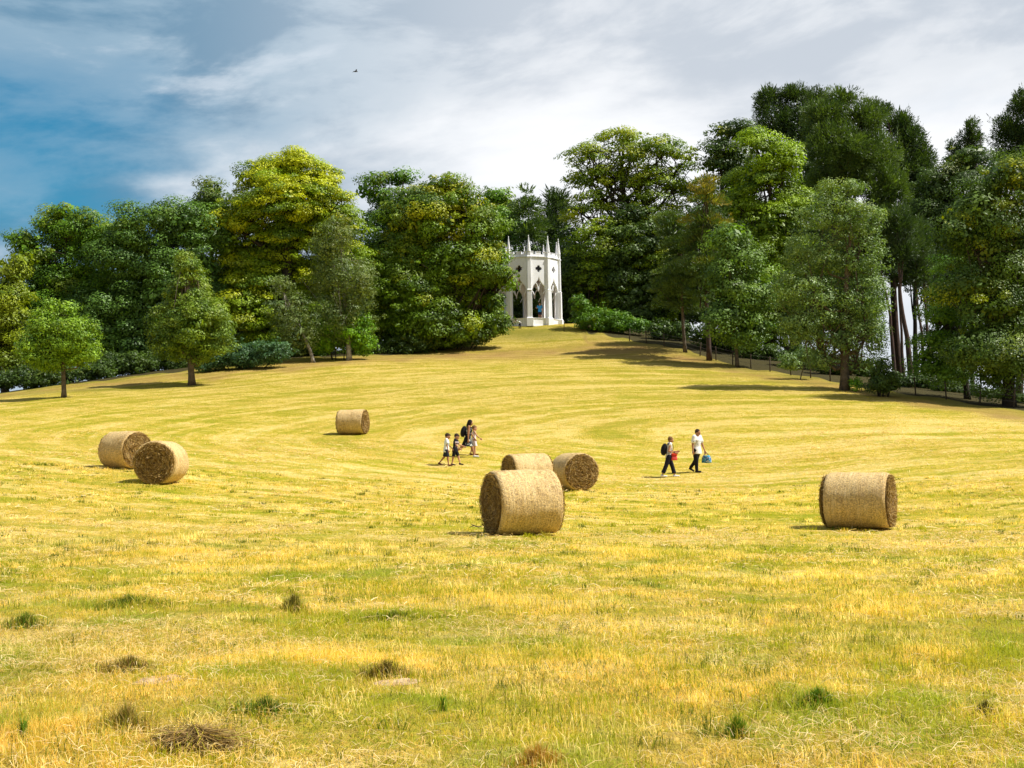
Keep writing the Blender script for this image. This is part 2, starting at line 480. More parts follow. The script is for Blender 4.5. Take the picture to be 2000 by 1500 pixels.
def field_masks(X, Y):
    brown = 0 * X
    for px, D, rx, ry, a in ((1370, 104.0, 6, 4.0, 1.0), (1240, 110, 9, 5.0, 1.0), (1330, 105, 7, 3, .8), (900, 108, 11, 4.5, .9), (1050, 110, 12, 4, .8), (1440, 99, 7, 2.5, .8), (1560, 92, 7, 2.2, .6), (1800, 80, 8, 1.6, .5), (620, 101, 9, 2, .35), (250, 95, 9, 2.5, .45)):
        brown = np.maximum(brown, a * blob(X, Y, (px - 1000) / F * D, D, rx, ry))
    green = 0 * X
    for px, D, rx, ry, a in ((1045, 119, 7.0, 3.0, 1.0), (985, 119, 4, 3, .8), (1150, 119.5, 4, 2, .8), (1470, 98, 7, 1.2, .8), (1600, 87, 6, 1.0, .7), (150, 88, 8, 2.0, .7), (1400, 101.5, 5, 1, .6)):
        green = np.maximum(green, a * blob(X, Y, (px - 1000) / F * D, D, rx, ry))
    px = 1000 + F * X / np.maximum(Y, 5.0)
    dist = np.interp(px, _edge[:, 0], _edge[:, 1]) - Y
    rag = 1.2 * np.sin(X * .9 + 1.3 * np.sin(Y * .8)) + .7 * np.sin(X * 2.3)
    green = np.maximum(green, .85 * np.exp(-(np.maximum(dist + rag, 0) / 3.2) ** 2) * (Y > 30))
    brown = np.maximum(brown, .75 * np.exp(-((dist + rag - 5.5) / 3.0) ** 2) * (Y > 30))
    return brown, green

def build_ground():
    def axis(lo, hi, step, far):
        a = np.arange(lo, hi + step / 2, step)
        g = np.cumsum(step * 1.25 ** np.arange(1, 200)); g = g[g < far]
        return np.concatenate([lo - g[::-1], a, hi + g])
    xs = axis(-75, 75, 0.42, 3500); ys = axis(2, 150, 0.42, 3500)
    xs = np.unique(np.round(np.concatenate([xs, np.arange(-9, 9, 0.14)]), 3)); ys = np.unique(np.round(np.concatenate([ys, np.arange(2.5, 20, 0.14)]), 3))
    X, Y = np.meshgrid(xs, ys)
    Z = H(X, Y)
    V = np.stack([X, Y, Z], 2).reshape(-1, 3)
    nx, ny = len(xs), len(ys)
    i = (np.arange(ny - 1)[:, None] * nx + np.arange(nx - 1)[None]).ravel()
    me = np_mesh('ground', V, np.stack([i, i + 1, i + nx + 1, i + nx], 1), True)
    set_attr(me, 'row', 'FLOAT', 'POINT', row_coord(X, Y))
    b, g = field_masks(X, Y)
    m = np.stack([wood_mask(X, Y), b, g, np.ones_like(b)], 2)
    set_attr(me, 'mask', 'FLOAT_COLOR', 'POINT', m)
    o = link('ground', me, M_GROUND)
    tag(o, kind='structure', label='mown golden green hay meadow rising to a low hill')
build_ground()

# ------------------------------------------------------------------ grass
def blades(rng, X, Y, h, w, lean, curved=True, zoff=0.0):
    """grass blades rooted at X, Y; returns V, faces, base index per vertex"""
    n = len(X)
    Z = H(X, Y) - 0.01 + zoff
    az = rng.uniform(0, 2 * np.pi, n)
    la = rng.uniform(0, 2 * np.pi, n)
    side = np.stack([np.cos(az), np.sin(az), np.zeros(n)], 1) * (w / 2)[:, None]
    base = np.stack([X, Y, Z], 1)
    ld = np.stack([np.cos(la), np.sin(la), np.zeros(n)], 1)
    tip = base + ld * (h * np.sin(lean))[:, None] + np.array([0, 0, 1.0]) * (h * np.cos(lean))[:, None]
    if curved:
        mid = base + ld * (h * 0.55 * np.sin(lean * 0.45))[:, None] + np.array([0, 0, 1.0]) * (h * 0.58 * np.cos(lean * 0.45))[:, None]
        V = np.stack([base - side, base + side, mid + side * 0.8, mid - side * 0.8, tip], 1).reshape(-1, 3)
        k = np.arange(n) * 5
        return V, [np.stack([k, k + 1, k + 2, k + 3], 1), np.stack([k + 3, k + 2, k + 4], 1)], 5
    V = np.stack([base - side, base + side, tip], 1).reshape(-1, 3)
    k = np.arange(n) * 3
    return V, [np.stack([k, k + 1, k + 2], 1)], 3

def scatter_frustum(rng, d0, d1, n, margin):
    """points on the ground between distances d0 and d1, a little wider than the view"""
    out = []
    while sum(len(o) for o in out) < n:
        Y = np.sqrt(rng.uniform(d0 ** 2, d1 ** 2, n))
        X = rng.uniform(-1, 1, n) * (0.44 * d1 + margin)
        k = np.abs(X) < 0.44 * Y + margin
        out.append(np.stack([X[k], Y[k]], 1))
    return np.concatenate(out)[:n]

def grass_object(name, label, seed, zones, matl):
    rng = np.random.default_rng(seed)
    VV, FQ, FT, MP, RW, RN = [], [], [], [], [], []
    off = 0
    for d0, d1, n, h, w, mg, curved in zones:
        p = scatter_frustum(rng, d0, d1, n, mg)
        # growth in patches: thin some places, thicken others
        q = 0.5 + 0.5 * np.sin(p[:, 0] * 1.7 + 2 * np.sin(p[:, 1] * 0.9)) * np.sin(p[:, 1] * 1.3 + 1.5 * np.sin(p[:, 0] * 0.7))
        keep = (rng.uniform(0, 1, len(p)) < 0.55 + 0.45 * q) & (wood_mask(p[:, 0], p[:, 1]) < 0.5) & (np.maximum(*field_masks(p[:, 0], p[:, 1])) < rng.uniform(.15, .5, len(p)))
        p = p[keep]; q = q[keep]; m = len(p)
        hh = h * rng.uniform(0.4, 1.35, m) * (0.45 + 1.1 * q ** 1.5)
        ww = w * rng.uniform(0.6, 1.3, m)
        V, fs, k = blades(rng, p[:, 0], p[:, 1], hh, ww, np.abs(rng.normal(0.75, 0.45, m)).clip(0, 1.5), curved)
        VV.append(V)
        for f in fs: (FQ if f.shape[1] == 4 else FT).append(f + off)
        off += len(V)
        MP.append(np.repeat(np.stack([p[:, 0], p[:, 1], np.zeros(m)], 1), k, 0))
        RW.append(np.repeat(row_coord(p[:, 0], p[:, 1]), k)); RN.append(np.repeat(rng.uniform(0, 1, m), k))
    fs = [np.concatenate(FT)] + ([np.concatenate(FQ)] if FQ else [])
    me = np_mesh(name, np.concatenate(VV), fs)
    set_attr(me, 'mpos', 'FLOAT_VECTOR', 'POINT', np.concatenate(MP))
    set_attr(me, 'row', 'FLOAT', 'POINT', np.concatenate(RW)); set_attr(me, 'rnd', 'FLOAT', 'POINT', np.concatenate(RN))
    o = link(name, me, matl)
    tag(o, label, 'grass', kind='stuff')

grass_object('grass', 'short mown grass and stubble covering the meadow', 3, [
    (4.0, 10, 130000, 0.075, 0.0045, 2.0, True),
    (4.0, 14, 22000, 0.15, 0.004, 2.0, True),
    (10, 20, 130000, 0.075, 0.007, 2.5, True),
    (20, 40, 120000, 0.075, 0.014, 3, False),
    (40, 75, 90000, 0.06, 0.03, 4, False),
    (75, 124, 60000, 0.06, 0.05, 6, False)], M_BLADE)

def tussocks(seed):
    rng = np.random.default_rng(seed)
    X, Y, h, w, ln, rn = [], [], [], [], [], []
    for d0, d1, nc, hh, ww in ((4.2, 11, 2600, .085, .0042), (11, 22, 3200, .085, .007), (22, 42, 3000, .08, .013)):
        c = scatter_frustum(rng, d0, d1, nc, 2)
        big = np.sin(c[:, 0] * 1.1 + 2.1 * np.sin(c[:, 1] * .6)) * np.sin(c[:, 1] * 1.4 + 1.3 * np.sin(c[:, 0] * .8))
        for k in range(nc):
            n = int(rng.integers(10, 34)); s = rng.uniform(.03, .10)
            X.append(c[k, 0] + rng.normal(0, s * 1.4, n)); Y.append(c[k, 1] + rng.normal(0, s, n))
            t = rng.uniform(.5, 1.5) * (1 + .4 * big[k])
            h.append(hh * t * rng.uniform(.5, 1.2, n)); w.append(ww * rng.uniform(.7, 1.4, n))
            ln.append(np.abs(rng.normal(rng.uniform(.3, 1.1), .35, n)).clip(0, 1.45))
            b = rng.choice([-.55, -.1, .2, .8, 1.2, 1.5], p=[.20, .17, .18, .15, .15, .15])
            rn.append(b + rng.normal(0, .16, n))
    X, Y, h, w, ln, rn = map(np.concatenate, (X, Y, h, w, ln, rn))
    V, fs, k = blades(rng, X, Y, h, w, ln, True)
    me = np_mesh('tussock_grass', V, fs)
    m = len(X)
    set_attr(me, 'mpos', 'FLOAT_VECTOR', 'POINT', np.repeat(np.stack([X, Y, np.zeros(m)], 1), k, 0))
    set_attr(me, 'row', 'FLOAT', 'POINT', np.repeat(row_coord(X, Y), k)); set_attr(me, 'rnd', 'FLOAT', 'POINT', np.repeat(rn, k))
    tag(link('tussock_grass', me, M_BLADE), 'rough little tussocks of dry and green grass through the near turf', 'grass', kind='stuff')
tussocks(17)

def strands(rng, P0, L, w, up=0.02, sag=0.0, dirs=None):
    """thin lying straws: quads of two segments"""
    n = len(P0)
    a = rng.uniform(0, 2 * np.pi, n) if dirs is None else dirs
    d = np.stack([np.cos(a), np.sin(a), rng.normal(0, 0.16, n)], 1)
    b = np.stack([-np.sin(a), np.cos(a), rng.normal(0, 0.5, n)], 1)
    b /= np.linalg.norm(b, axis=1)[:, None]
    p0 = P0 - d * (L / 2)[:, None]; p2 = P0 + d * (L / 2)[:, None]
    p1 = P0 + np.stack([rng.normal(0, 0.035, n) * L, rng.normal(0, 0.035, n) * L, rng.uniform(0.0, 1.0, n) * up], 1)
    s = b * (w / 2)[:, None]
    V = np.stack([p0 - s, p0 + s, p1 + s, p1 - s, p2 + s * .6, p2 - s * .6], 1).reshape(-1, 3)
    k = np.arange(n) * 6
    return V, np.concatenate([np.stack([k, k + 1, k + 2, k + 3], 1), np.stack([k + 3, k + 2, k + 4, k + 5], 1)])

def set_leafcol(me, colours_per_item, verts_per_item):
    c = np.repeat(np.hstack([colours_per_item, np.ones((len(colours_per_item), 1))]), verts_per_item, 0)
    set_attr(me, 'leafcol', 'FLOAT_COLOR', 'POINT', c)

def cmix(rng, n, cols, jit=0.12):
    cols = np.array(cols, float)
    a = cols[rng.integers(0, len(cols), n)]; b = cols[rng.integers(0, len(cols), n)]
    t = rng.uniform(0, 1, (n, 1))
    return np.clip((a * t + b * (1 - t)) * (1 + rng.normal(0, jit, (n, 1))), 0.003, 1)

def build_straw():
    rng = np.random.default_rng(8)
    Vs, Fs, Cs = [], [], []
    off = 0
    for d0, d1, n, L, w in ((4.2, 12, 60000, 0.10, 0.0028), (12, 26, 40000, 0.13, 0.007), (26, 60, 24000, 0.22, 0.018)):
        p = scatter_frustum(rng, d0, d1, n, 2)
        q = np.sin(p[:, 0] * 0.9 + 2 * np.sin(p[:, 1] * 0.5)) * np.sin(p[:, 1] * 0.8 + 1.5 * np.sin(p[:, 0] * 0.6) + 1)
        p = p[rng.uniform(0, 1, n) < np.clip(0.28 + 0.9 * q, 0.05, 1)]
        m = len(p)
        z = H(p[:, 0], p[:, 1]) + rng.uniform(0.015, 0.065, m)
        V, Fq = strands(rng, np.stack([p[:, 0], p[:, 1], z], 1), L * rng.uniform(.4, 1.5, m), w * rng.uniform(.7, 1.3, m), 0.03)
        Vs.append(V); Fs.append(Fq + off); off += len(V)
        Cs.append(cmix(rng, m, [(.80, .62, .30), (.72, .50, .16), (.60, .38, .10), (.85, .70, .40)]))
    me = np_mesh('cut_straw', np.concatenate(Vs), np.concatenate(Fs))
    set_leafcol(me, np.concatenate(Cs), 6)
    tag(link('cut_straw', me, M_COLBLADE), 'loose pale cut straw lying over the meadow', 'straw', kind='stuff')
build_straw()

def tuft(px, py, D, rx, ry, n, h, w, cols, label, seed, lean=0.5, name='grass_tuft', cat='grass tuft', group=None, flat=False):
    rng = np.random.default_rng(seed)
    c = P(px, py, D)
    v = ray(px, py)                               # slide along the view ray until it meets the ground
    for _ in range(30):
        c[2] = Hs(c[0], c[1])
        D += 0.5 * ((1.6 - c[2]) / max(-v[2] / v[1], 1e-3) - D)
        c = CAM + v * (D / v[1])
    x0, y0 = c[0], c[1]; z0 = Hs(x0, y0)
    a = rng.uniform(0, 2 * np.pi, n); ph = rng.uniform(0, 6.28, 3)
    edge = 1 + .28 * np.sin(2 * a + ph[0]) + .22 * np.sin(3 * a + ph[1]) + .15 * np.sin(5 * a + ph[2])
    r = np.clip(np.abs(rng.normal(0, .72, n)), 0, 1.5) * edge
    n2 = (np.sin(np.cos(a) * r * 7 + ph[0]) * np.sin(np.sin(a) * r * 5 + ph[1]) > -.75) | (r < .3)
    a = a[n2]; r = r[n2]; n = len(a)
    X = x0 + r * np.cos(a) * rx; Y = y0 + r * np.sin(a) * ry
    root = empty(name, (x0, y0, z0))
    tag(root, label, cat, group)
    if flat:
        z = H(X, Y) + 0.02 + np.clip(1 - r, 0, 1) * h * rng.uniform(0.1, 1, n)
        V, Fq = strands(rng, np.stack([X, Y, z], 1), rng.uniform(.15, .5, n), w * rng.uniform(.7, 1.3, n), 0.06, dirs=rng.normal(-0.3, 1.0, n))
        k = 6; faces = [Fq]
    else:
        V, faces, k = blades(rng, X, Y, h * rng.uniform(.4, 1.2, n) * np.clip(1.15 - 0.5 * r, .35, 2), w * rng.uniform(.7, 1.3, n), np.abs(rng.normal(lean * .6, lean * .6, n)).clip(0, 1.4) * (0.4 + r), True)
    me = np_mesh('blades', V - np.array([x0, y0, z0]), faces)
    cc = cmix(rng, n, cols)
    mixin = rng.uniform(0, 1, n) < (.12 + .5 * np.clip(r, 0, 1.2)) * (0.35 if flat else 1)
    cc[mixin] = cmix(rng, int(mixin.sum()), [(.62, .46, .05), (.42, .40, .02), (.75, .56, .18), (.30, .36, .02)])
    set_leafcol(me, cc, k)
    link('blades', me, M_COLBLADE, root)
    return root

DG = [(.07, .085, .012), (.14, .14, .02), (.20, .16, .035)]
GG = [(.13, .26, .012), (.20, .36, .02), (.09, .19, .01)]
HAY = [(.30, .19, .06), (.45, .30, .10), (.12, .08, .02)]
tuft(575, 1192, 10, .13, .12, 900, .17, .006, DG, 'small dark green upright grass tuft in front of the left of the field', 21)
tuft(250, 1186, 10, .45, .20, 1800, .13, .006, DG + GG, 'long low dark green tuft at the left, above a pale straw patch', 22)
tuft(50, 1225, 10, .28, .20, 1300, .14, .006, DG + GG, 'bushy green tuft at the far left edge of the field', 23)
tuft(255, 1312, 8, .34, .10, 1600, .12, .005, DG + HAY, 'dark ragged grass rim behind the pale bare soil patch on the left', 24)
tuft(755, 1322, 8, .24, .10, 1300, .12, .005, DG + HAY, 'dark ragged grass rim behind the middle soil patch', 25)
tuft(1600, 1378, 7, .15, .09, 1400, .11, .008, GG, 'bright green broad bladed grass clump at the lower right', 26, .9)
tuft(1925, 1402, 7, .10, .08, 1000, .10, .006, DG, 'dark green hollow tuft near the lower right corner', 27)
tuft(385, 1460, 6.4, .14, .09, 1200, .06, .004, HAY, 'dark brown heap of matted cut hay at the bottom left', 28, name='hay_heap', cat='hay heap', flat=True)
tuft(250, 1425, 6.6, .20, .12, 1100, .16, .0045, [(.5, .36, .12), (.35, .25, .07), (.2, .22, .02)], 'straw coloured leaning tuft left of the brown hay heap', 29, .7)
tuft(45, 1445, 6.5, .06, .05, 160, .13, .006, GG, 'small green shoot tuft near the bottom left corner', 30, .5)
tuft(865, 1388, 7.2, .035, .03, 60, .12, .007, GG, 'thin pair of green grass shoots left of centre at the bottom', 31, .5)
tuft(520, 1392, 7.2, .26, .14, 1000, .10, .006, GG + DG, 'wide green patch of grass with a dark notch at the bottom left of centre', 32, .8)
tuft(770, 1212, 10, .5, .12, 1300, .10, .006, DG + GG, 'long dark green strip of taller grass left of centre', 33)
tuft(1050, 1490, 6, .16, .12, 1200, .10, .0045, [(.62, .34, .05), (.5, .26, .03), (.7, .5, .18)], 'orange dry tuft at the bottom centre', 34, .8)
tuft(1440, 1440, 6.5, .09, .07, 700, .12, .006, GG, 'loose green tuft at the bottom right of centre', 35, .6)

M_SOIL = simple_mat('soil', (.58, .42, .26), (.34, .22, .12), 14, .95, .8, 40)
def soil_patch(px, py, D, rx, ry, seed, label):
    c = P(px, py, D); v = ray(px, py)
    for _ in range(30):
        z = Hs(c[0], c[1]); D += 0.5 * ((1.6 - z) / (-v[2] / v[1]) - D); c = CAM + v * (D / v[1])
    n = 26; t = np.linspace(-1, 1, n); U, W = np.meshgrid(t, t)
    X = c[0] + U * rx; Y = c[1] + W * ry
    r = np.sqrt(U * U + W * W)
    bump = np.array([mnoise.noise(Vector((a * 9, b * 9, seed))) for a, b in zip(X.ravel(), Y.ravel())]).reshape(X.shape)
    bump2 = np.array([mnoise.noise(Vector((a * 4, b * 4, seed + 5))) for a, b in zip(X.ravel(), Y.ravel())]).reshape(X.shape)
    Z = H(X, Y) + 0.030 * np.cos(np.clip(r * (1 + .5 * bump2), 0, 1.0) * math.pi / 2) - 0.008 + bump * 0.016 - 0.03 * (r * (1 + .5 * bump2) > .9)
    i = (np.arange(n - 1)[:, None] * n + np.arange(n - 1)[None]).ravel()
    V = np.stack([X, Y, Z], 2).reshape(-1, 3)
    me = np_mesh('bare_soil', V, np.stack([i, i + 1, i + n + 1, i + n], 1), True)
    tag(link('bare_soil', me, M_SOIL), label, kind='structure')
soil_patch(295, 1330, 8, .24, .16, 3, 'pale bare soil patch on the left')
soil_patch(780, 1332, 8, .20, .13, 9, 'brown bare soil patch left of centre')

# ------------------------------------------------------------------ trees
TREE = {   # clump radius, flatness, leaf length in render px, width ratio, up bias, coverage, clump density
    'oak':     dict(rc=1.2, flat=0.55, ll=2.2, wr=0.7, up=1.0, cov=1.9, cd=0.68),
    'beech':   dict(rc=1.20, flat=0.36, ll=2.2, wr=0.6, up=1.3, cov=1.7, cd=0.85, out=0.5),
    'birch':   dict(rc=0.70, flat=1.15, ll=2.0, wr=0.45, up=0.2, cov=0.8, cd=0.75, droop=0.5),
    'pine':    dict(rc=0.55, flat=1.3, ll=3.2, wr=0.22, up=0.3, cov=1.4, cd=1.0, needle=True),
    'conifer': dict(rc=0.90, flat=0.30, ll=3.2, wr=0.25, up=0.8, cov=1.5, cd=0.9, needle=True, out=0.4),
    'lime':    dict(rc=0.58, flat=0.6, ll=2.1, wr=0.6, up=0.7, cov=1.4, cd=1.3),
    'shrub':   dict(rc=0.45, flat=0.65, ll=2.3, wr=0.5, up=0.8, cov=1.5, cd=1.7),
}
LEAVES = [0]
def foliage(rng, lobes, kind, D, cols, gold, goldc, dens=1.0, zmin=None, inner=0.3):
    k = TREE[kind]
    C = np.array([l[0] for l in lobes]); Rr = np.array([l[1] for l in lobes]); G = np.array([l[2] for l in lobes])
    pc, pr, pl, big = [], [], [], []
    for i in range(len(C)):
        r = Rr[i]
        area = 4 * math.pi * (((r[0] * r[1]) ** 1.6 + (r[0] * r[2]) ** 1.6 + (r[1] * r[2]) ** 1.6) / 3) ** (1 / 1.6)
        n = max(6, int(1.25 * area * k['cd'] / (k['rc'] ** 1.2) * 1.0))
        d = rng.normal(0, 1, (n, 3)); d /= np.linalg.norm(d, axis=1)[:, None]
        q = rng.uniform(0.66, 1.02, n)
        outl = rng.uniform(0, 1, n) < 0.34; q[outl] = rng.uniform(.95, 1.0 + min(.24, .9 / max(r.mean(), .5)), outl.sum())
        far = rng.uniform(0, 1, n) < .05; outl |= far; q[far] = 1 + rng.uniform(.6, 1.3, far.sum()) / max(r.mean(), 2.5)
        p = C[i] + d * r * q[:, None]
        keep = np.ones(n, bool)
        for j in range(len(C)):
            if j == i: continue
            e = (((p - C[j]) / Rr[j]) ** 2).sum(1)
            keep &= e > 0.45
        keep &= ~((d[:, 1] > 0.45) & (rng.uniform(0, 1, n) < 0.55))
        pc.append(p[keep]); pr.append(k['rc'] * np.where(outl, rng.uniform(.22, .5, n), rng.uniform(0.5, 1.45, n))[keep]); pl.append(np.full(keep.sum(), i)); big.append(np.zeros(keep.sum()))
        ni = int(n * inner)
        if ni:      # leaves inside the crown, fewer and larger
            d = rng.normal(0, 1, (ni, 3)); d /= np.linalg.norm(d, axis=1)[:, None]
            pc.append(C[i] + d * r * rng.uniform(0.1, 0.62, ni)[:, None]); pr.append(k['rc'] * rng.uniform(.8, 1.4, ni)); pl.append(np.full(ni, i)); big.append(np.ones(ni))
    big = np.concatenate(big)
    fl = np.where(np.concatenate(pr) < k['rc'] * .5, 2.6 if kind == 'pine' else 1.0, 1.0) * k['flat']
    pc = np.concatenate(pc); pr = np.concatenate(pr); pl = np.concatenate(pl)
    if zmin is not None:
        kk = pc[:, 2] > zmin; pc, pr, pl, big, fl = pc[kk], pr[kk], pl[kk], big[kk], fl[kk]
    L = k['ll'] * D / 1236.0; W = L * k['wr']
    leaf_area = L * W * 0.62
    cnt = np.maximum(4, (k['cov'] * dens * 3.0 * pr ** 2 * (1.0 + k['flat']) / leaf_area * 0.42) * np.where(big > 0, .16, 1)).astype(int)
    idx = np.repeat(np.arange(len(pc)), cnt)
    n = len(idx)
    o = rng.normal(0, 1, (n, 3)); o /= np.linalg.norm(o, axis=1)[:, None]
    rad = rng.uniform(0.25, 1.0, n) ** 0.45
    # lumpy clump: each has its own few sub-bulges
    o2 = o * rad[:, None]
    o2[:, 2] *= fl[idx]
    yaw = rng.uniform(0, 2 * np.pi, len(pc)); st = rng.uniform(0.7, 1.5, len(pc))
    cy, sy = np.cos(yaw)[idx], np.sin(yaw)[idx]
    xr = (o2[:, 0] * cy + o2[:, 1] * sy) * st[idx]; yr = (-o2[:, 0] * sy + o2[:, 1] * cy) / st[idx]
    o2 = np.stack([xr * cy - yr * sy, xr * sy + yr * cy, o2[:, 2]], 1)
    ctr = C[pl]
    outd = pc - ctr; outd /= np.linalg.norm(outd, axis=1)[:, None] + 1e-6
    if k.get('out'):      # sprays slope down outward
        o2[:, 2] -= (o2 * outd[idx] * np.array([1, 1, 0])).sum(1) * 0.30
    if k.get('droop'): o2[:, 2] -= np.abs(o2[:, 2]) * k['droop']
    p = pc[idx] + o2 * pr[idx][:, None]
    nr = rng.normal(0, 0.38, (n, 3)) + o * 1.0 + outd[idx] * 0.35
    nr[:, 2] += k['up'] * 0.6
    nr /= np.linalg.norm(nr, axis=1)[:, None]
    if k.get('needle'):
        t = o * 0.8 + outd[idx] * 0.5 + rng.normal(0, 0.3, (n, 3)); t[:, 2] += 0.5
    else:
        t = rng.normal(0, 1, (n, 3))
    t -= nr * (t * nr).sum(1)[:, None] * (0.0 if k.get('needle') else 1.0)
    t /= np.linalg.norm(t, axis=1)[:, None] + 1e-6
    b = np.cross(nr, t); b /= np.linalg.norm(b, axis=1)[:, None] + 1e-6
    bs = np.where(big[idx] > 0, 2.3, 1.0)
    l = L * (bs * rng.lognormal(-.08, .38, n).clip(.4, 2.2))[:, None] * 0.5; w = W * (bs * rng.uniform(0.7, 1.3, n))[:, None] * 0.5
    V = np.stack([p - t * l, p + b * w + t * l * 0.1, p + t * l, p - b * w + t * l * 0.1], 1).reshape(-1, 3)
    kf = np.arange(n) * 4
    faces = np.stack([kf, kf + 1, kf + 2, kf + 3], 1)
    # base leaf colour belongs to the clump (species tint), with scatter per leaf
    ct = rng.uniform(0, 1, len(pc))
    tt = np.clip(ct[idx] * 0.7 + rng.uniform(0, 0.4, n), 0, 1)[:, None]
    c0, c1 = np.array(cols[0]), np.array(cols[1])
    colr = c0 * (1 - tt) + c1 * tt
    zt = (pc[:, 2] - pc[:, 2].min()) / (np.ptp(pc[:, 2]) + 1e-6)
    gp = np.clip(gold * (0.25 + 1.5 * zt ** 1.5) * np.where(np.isnan(G[pl]), 1, 0) + np.nan_to_num(G[pl]), 0, 1)  # yellower toward crown tops: golden leaves, plus sunlit tone put into the colour
    gm = np.clip((gp - rng.uniform(0, 1, len(pc))) * 3 + 0.2, 0, 1) * (gp > 0.02)
    gm = (gm[idx] * rng.uniform(0.6, 1.0, n))[:, None]
    colr = colr * (1 - gm) + np.array(goldc) * gm
    colr *= 1 + rng.normal(0, 0.13, (n, 1))
    LEAVES[0] += n
    me = np_mesh('crown', V, faces)
    set_attr(me, 'leafcol', 'FLOAT_COLOR', 'FACE', np.hstack([np.clip(colr, 0.003, 1), np.ones((n, 1))]))
    return me, pc, pr

def tree(name, label, cat, group, kind, D, base, lobes, tr=0.3, cols=None, gold=0.15, goldc=(.30, .32, .008), bark=None, seed=1, dens=1.0,
         limbs=True, twigs=14, thick=0.9, trunk_top=None, dy=0.0):
    rng = np.random.default_rng(seed * 7 + 13)
    b = P(base[0], base[1], D); bx = b[0]; bz = Hs(bx, D)
    origin = np.array([bx, D, bz - 0.05])
    s = D / F
    LB = []
    for lb in lobes:
        px, py, rx, ry = lb[:4]
        g = lb[4] if len(lb) > 4 else float('nan')
        yo = rng.uniform(-0.25, 0.25) * rx * s
        if kind != 'shrub': yo *= 1.5
        rd = thick * (rx * ry) ** 0.5 * s
        DD = D + yo + dy
        LB.append((P(px, py, DD) - origin, np.array([rx * s, max(rd, 0.3), ry * s]), g))
    zmin = 0.1
    me, pc, pr = foliage(rng, LB, kind, D, cols, gold, goldc, dens, zmin, 0.12 if dens < .8 else .35)
    root = empty(name, origin)
    tag(root, label, cat, group)
    crown = link('crown' if kind != 'shrub' else 'foliage', me, M_LEAF, root)
    # trunk and limbs
    g = Geo()
    ctr = np.array([l[0] for l in LB])
    wgt = np.array([l[1][0] * l[1][2] for l in LB])
    ttop = ctr[np.argmax(ctr[:, 2])].copy() if trunk_top is None else P(trunk_top[0], trunk_top[1], D) - origin
    if kind == 'shrub':
        for i in range(min(6, len(LB) * 2)):
            e = ctr[i % len(LB)] + rng.normal(0, 0.3, 3)
            m = e * np.array([.5, .5, .45]) + rng.normal(0, .1, 3)
            st = np.array([e[0] * .6, e[1] * .5, 0.0])
            st[2] = Hs(st[0] + origin[0], st[1] + origin[1]) - origin[2] - 0.05
            g = Geo(); g.loft([st, (st + e) / 2 + rng.normal(0, .08, 3), e], [tr, tr * .7, tr * .3], 5)
            g.build('stem', bark or M_BARK_DARK, root, True)
        return root
    nseg = 14
    ts = np.linspace(0, 1, nseg); ttop = ttop * np.array([1, 1, .96])
    wob = np.cumsum(rng.normal(0, 0.009, (nseg, 2)), 0) * ttop[2]
    mid = (ctr * wgt[:, None]).sum(0) / wgt.sum()
    pts = np.zeros((nseg, 3))
    pts[:, 2] = ts * ttop[2]
    pts[:, 0] = ttop[0] * ts ** 1.3 + wob[:, 0] * ts
    pts[:, 1] = ttop[1] * ts ** 1.3 + wob[:, 1] * ts
    rad = tr * (1 - 0.86 * ts); rad[0] *= 1.25
    g.loft(pts, rad, 9)
    if limbs:
        for i, l in enumerate(LB):
            if l[0][2] < 0.08 * ttop[2]: continue
            zz = np.clip(l[0][2] * rng.uniform(0.55, 0.8), 0.12 * ttop[2], 0.9 * ttop[2])
            st = np.array([np.interp(zz, pts[:, 2], pts[:, j]) for j in range(3)])
            r0 = np.interp(zz, pts[:, 2], rad) * 0.62
            e = l[0] + rng.normal(0, 0.15, 3) * l[1]
            m1 = st * .6 + e * .4 + np.array([0, 0, -0.04 * ttop[2]]) + rng.normal(0, .2, 3)
            g.loft([st, m1, e], [r0, r0 * .7, r0 * .3], 6)
            near = np.argsort(((pc - l[0]) ** 2).sum(1))[:300]
            for q in rng.choice(near, min(twigs, len(near)), replace=False):
                t2 = rng.uniform(.35, 1)
                s2 = m1 * (1 - t2) + e * t2
                if np.linalg.norm(pc[q] - s2) > 6.5: continue
                g.loft([s2, (s2 + pc[q]) / 2 + rng.normal(0, .12, 3), pc[q]], [r0 * .32, r0 * .22, r0 * .08], 4, False)
    g.build('trunk', bark or M_BARK_DARK, root, True)
    return root

OAK = [(.022, .068, .005), (.16, .32, .008)]
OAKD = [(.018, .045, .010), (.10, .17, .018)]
YG = [(.08, .14, .005), (.29, .35, .008)]
BRI = [(.055, .18, .008), (.23, .43, .012)]
BEE = [(.034, .090, .005), (.30, .42, .007)]
PIN = [(.024, .060, .016), (.15, .225, .044)]
PIND = [(.014, .040, .014), (.085, .135, .034)]
LIM = [(.050, .110, .026), (.27, .39, .11)]
BIR = [(.050, .095, .025), (.20, .26, .06)]
GOLD = (.54, .56, .004)
GB = 'trees of the wood behind the meadow'

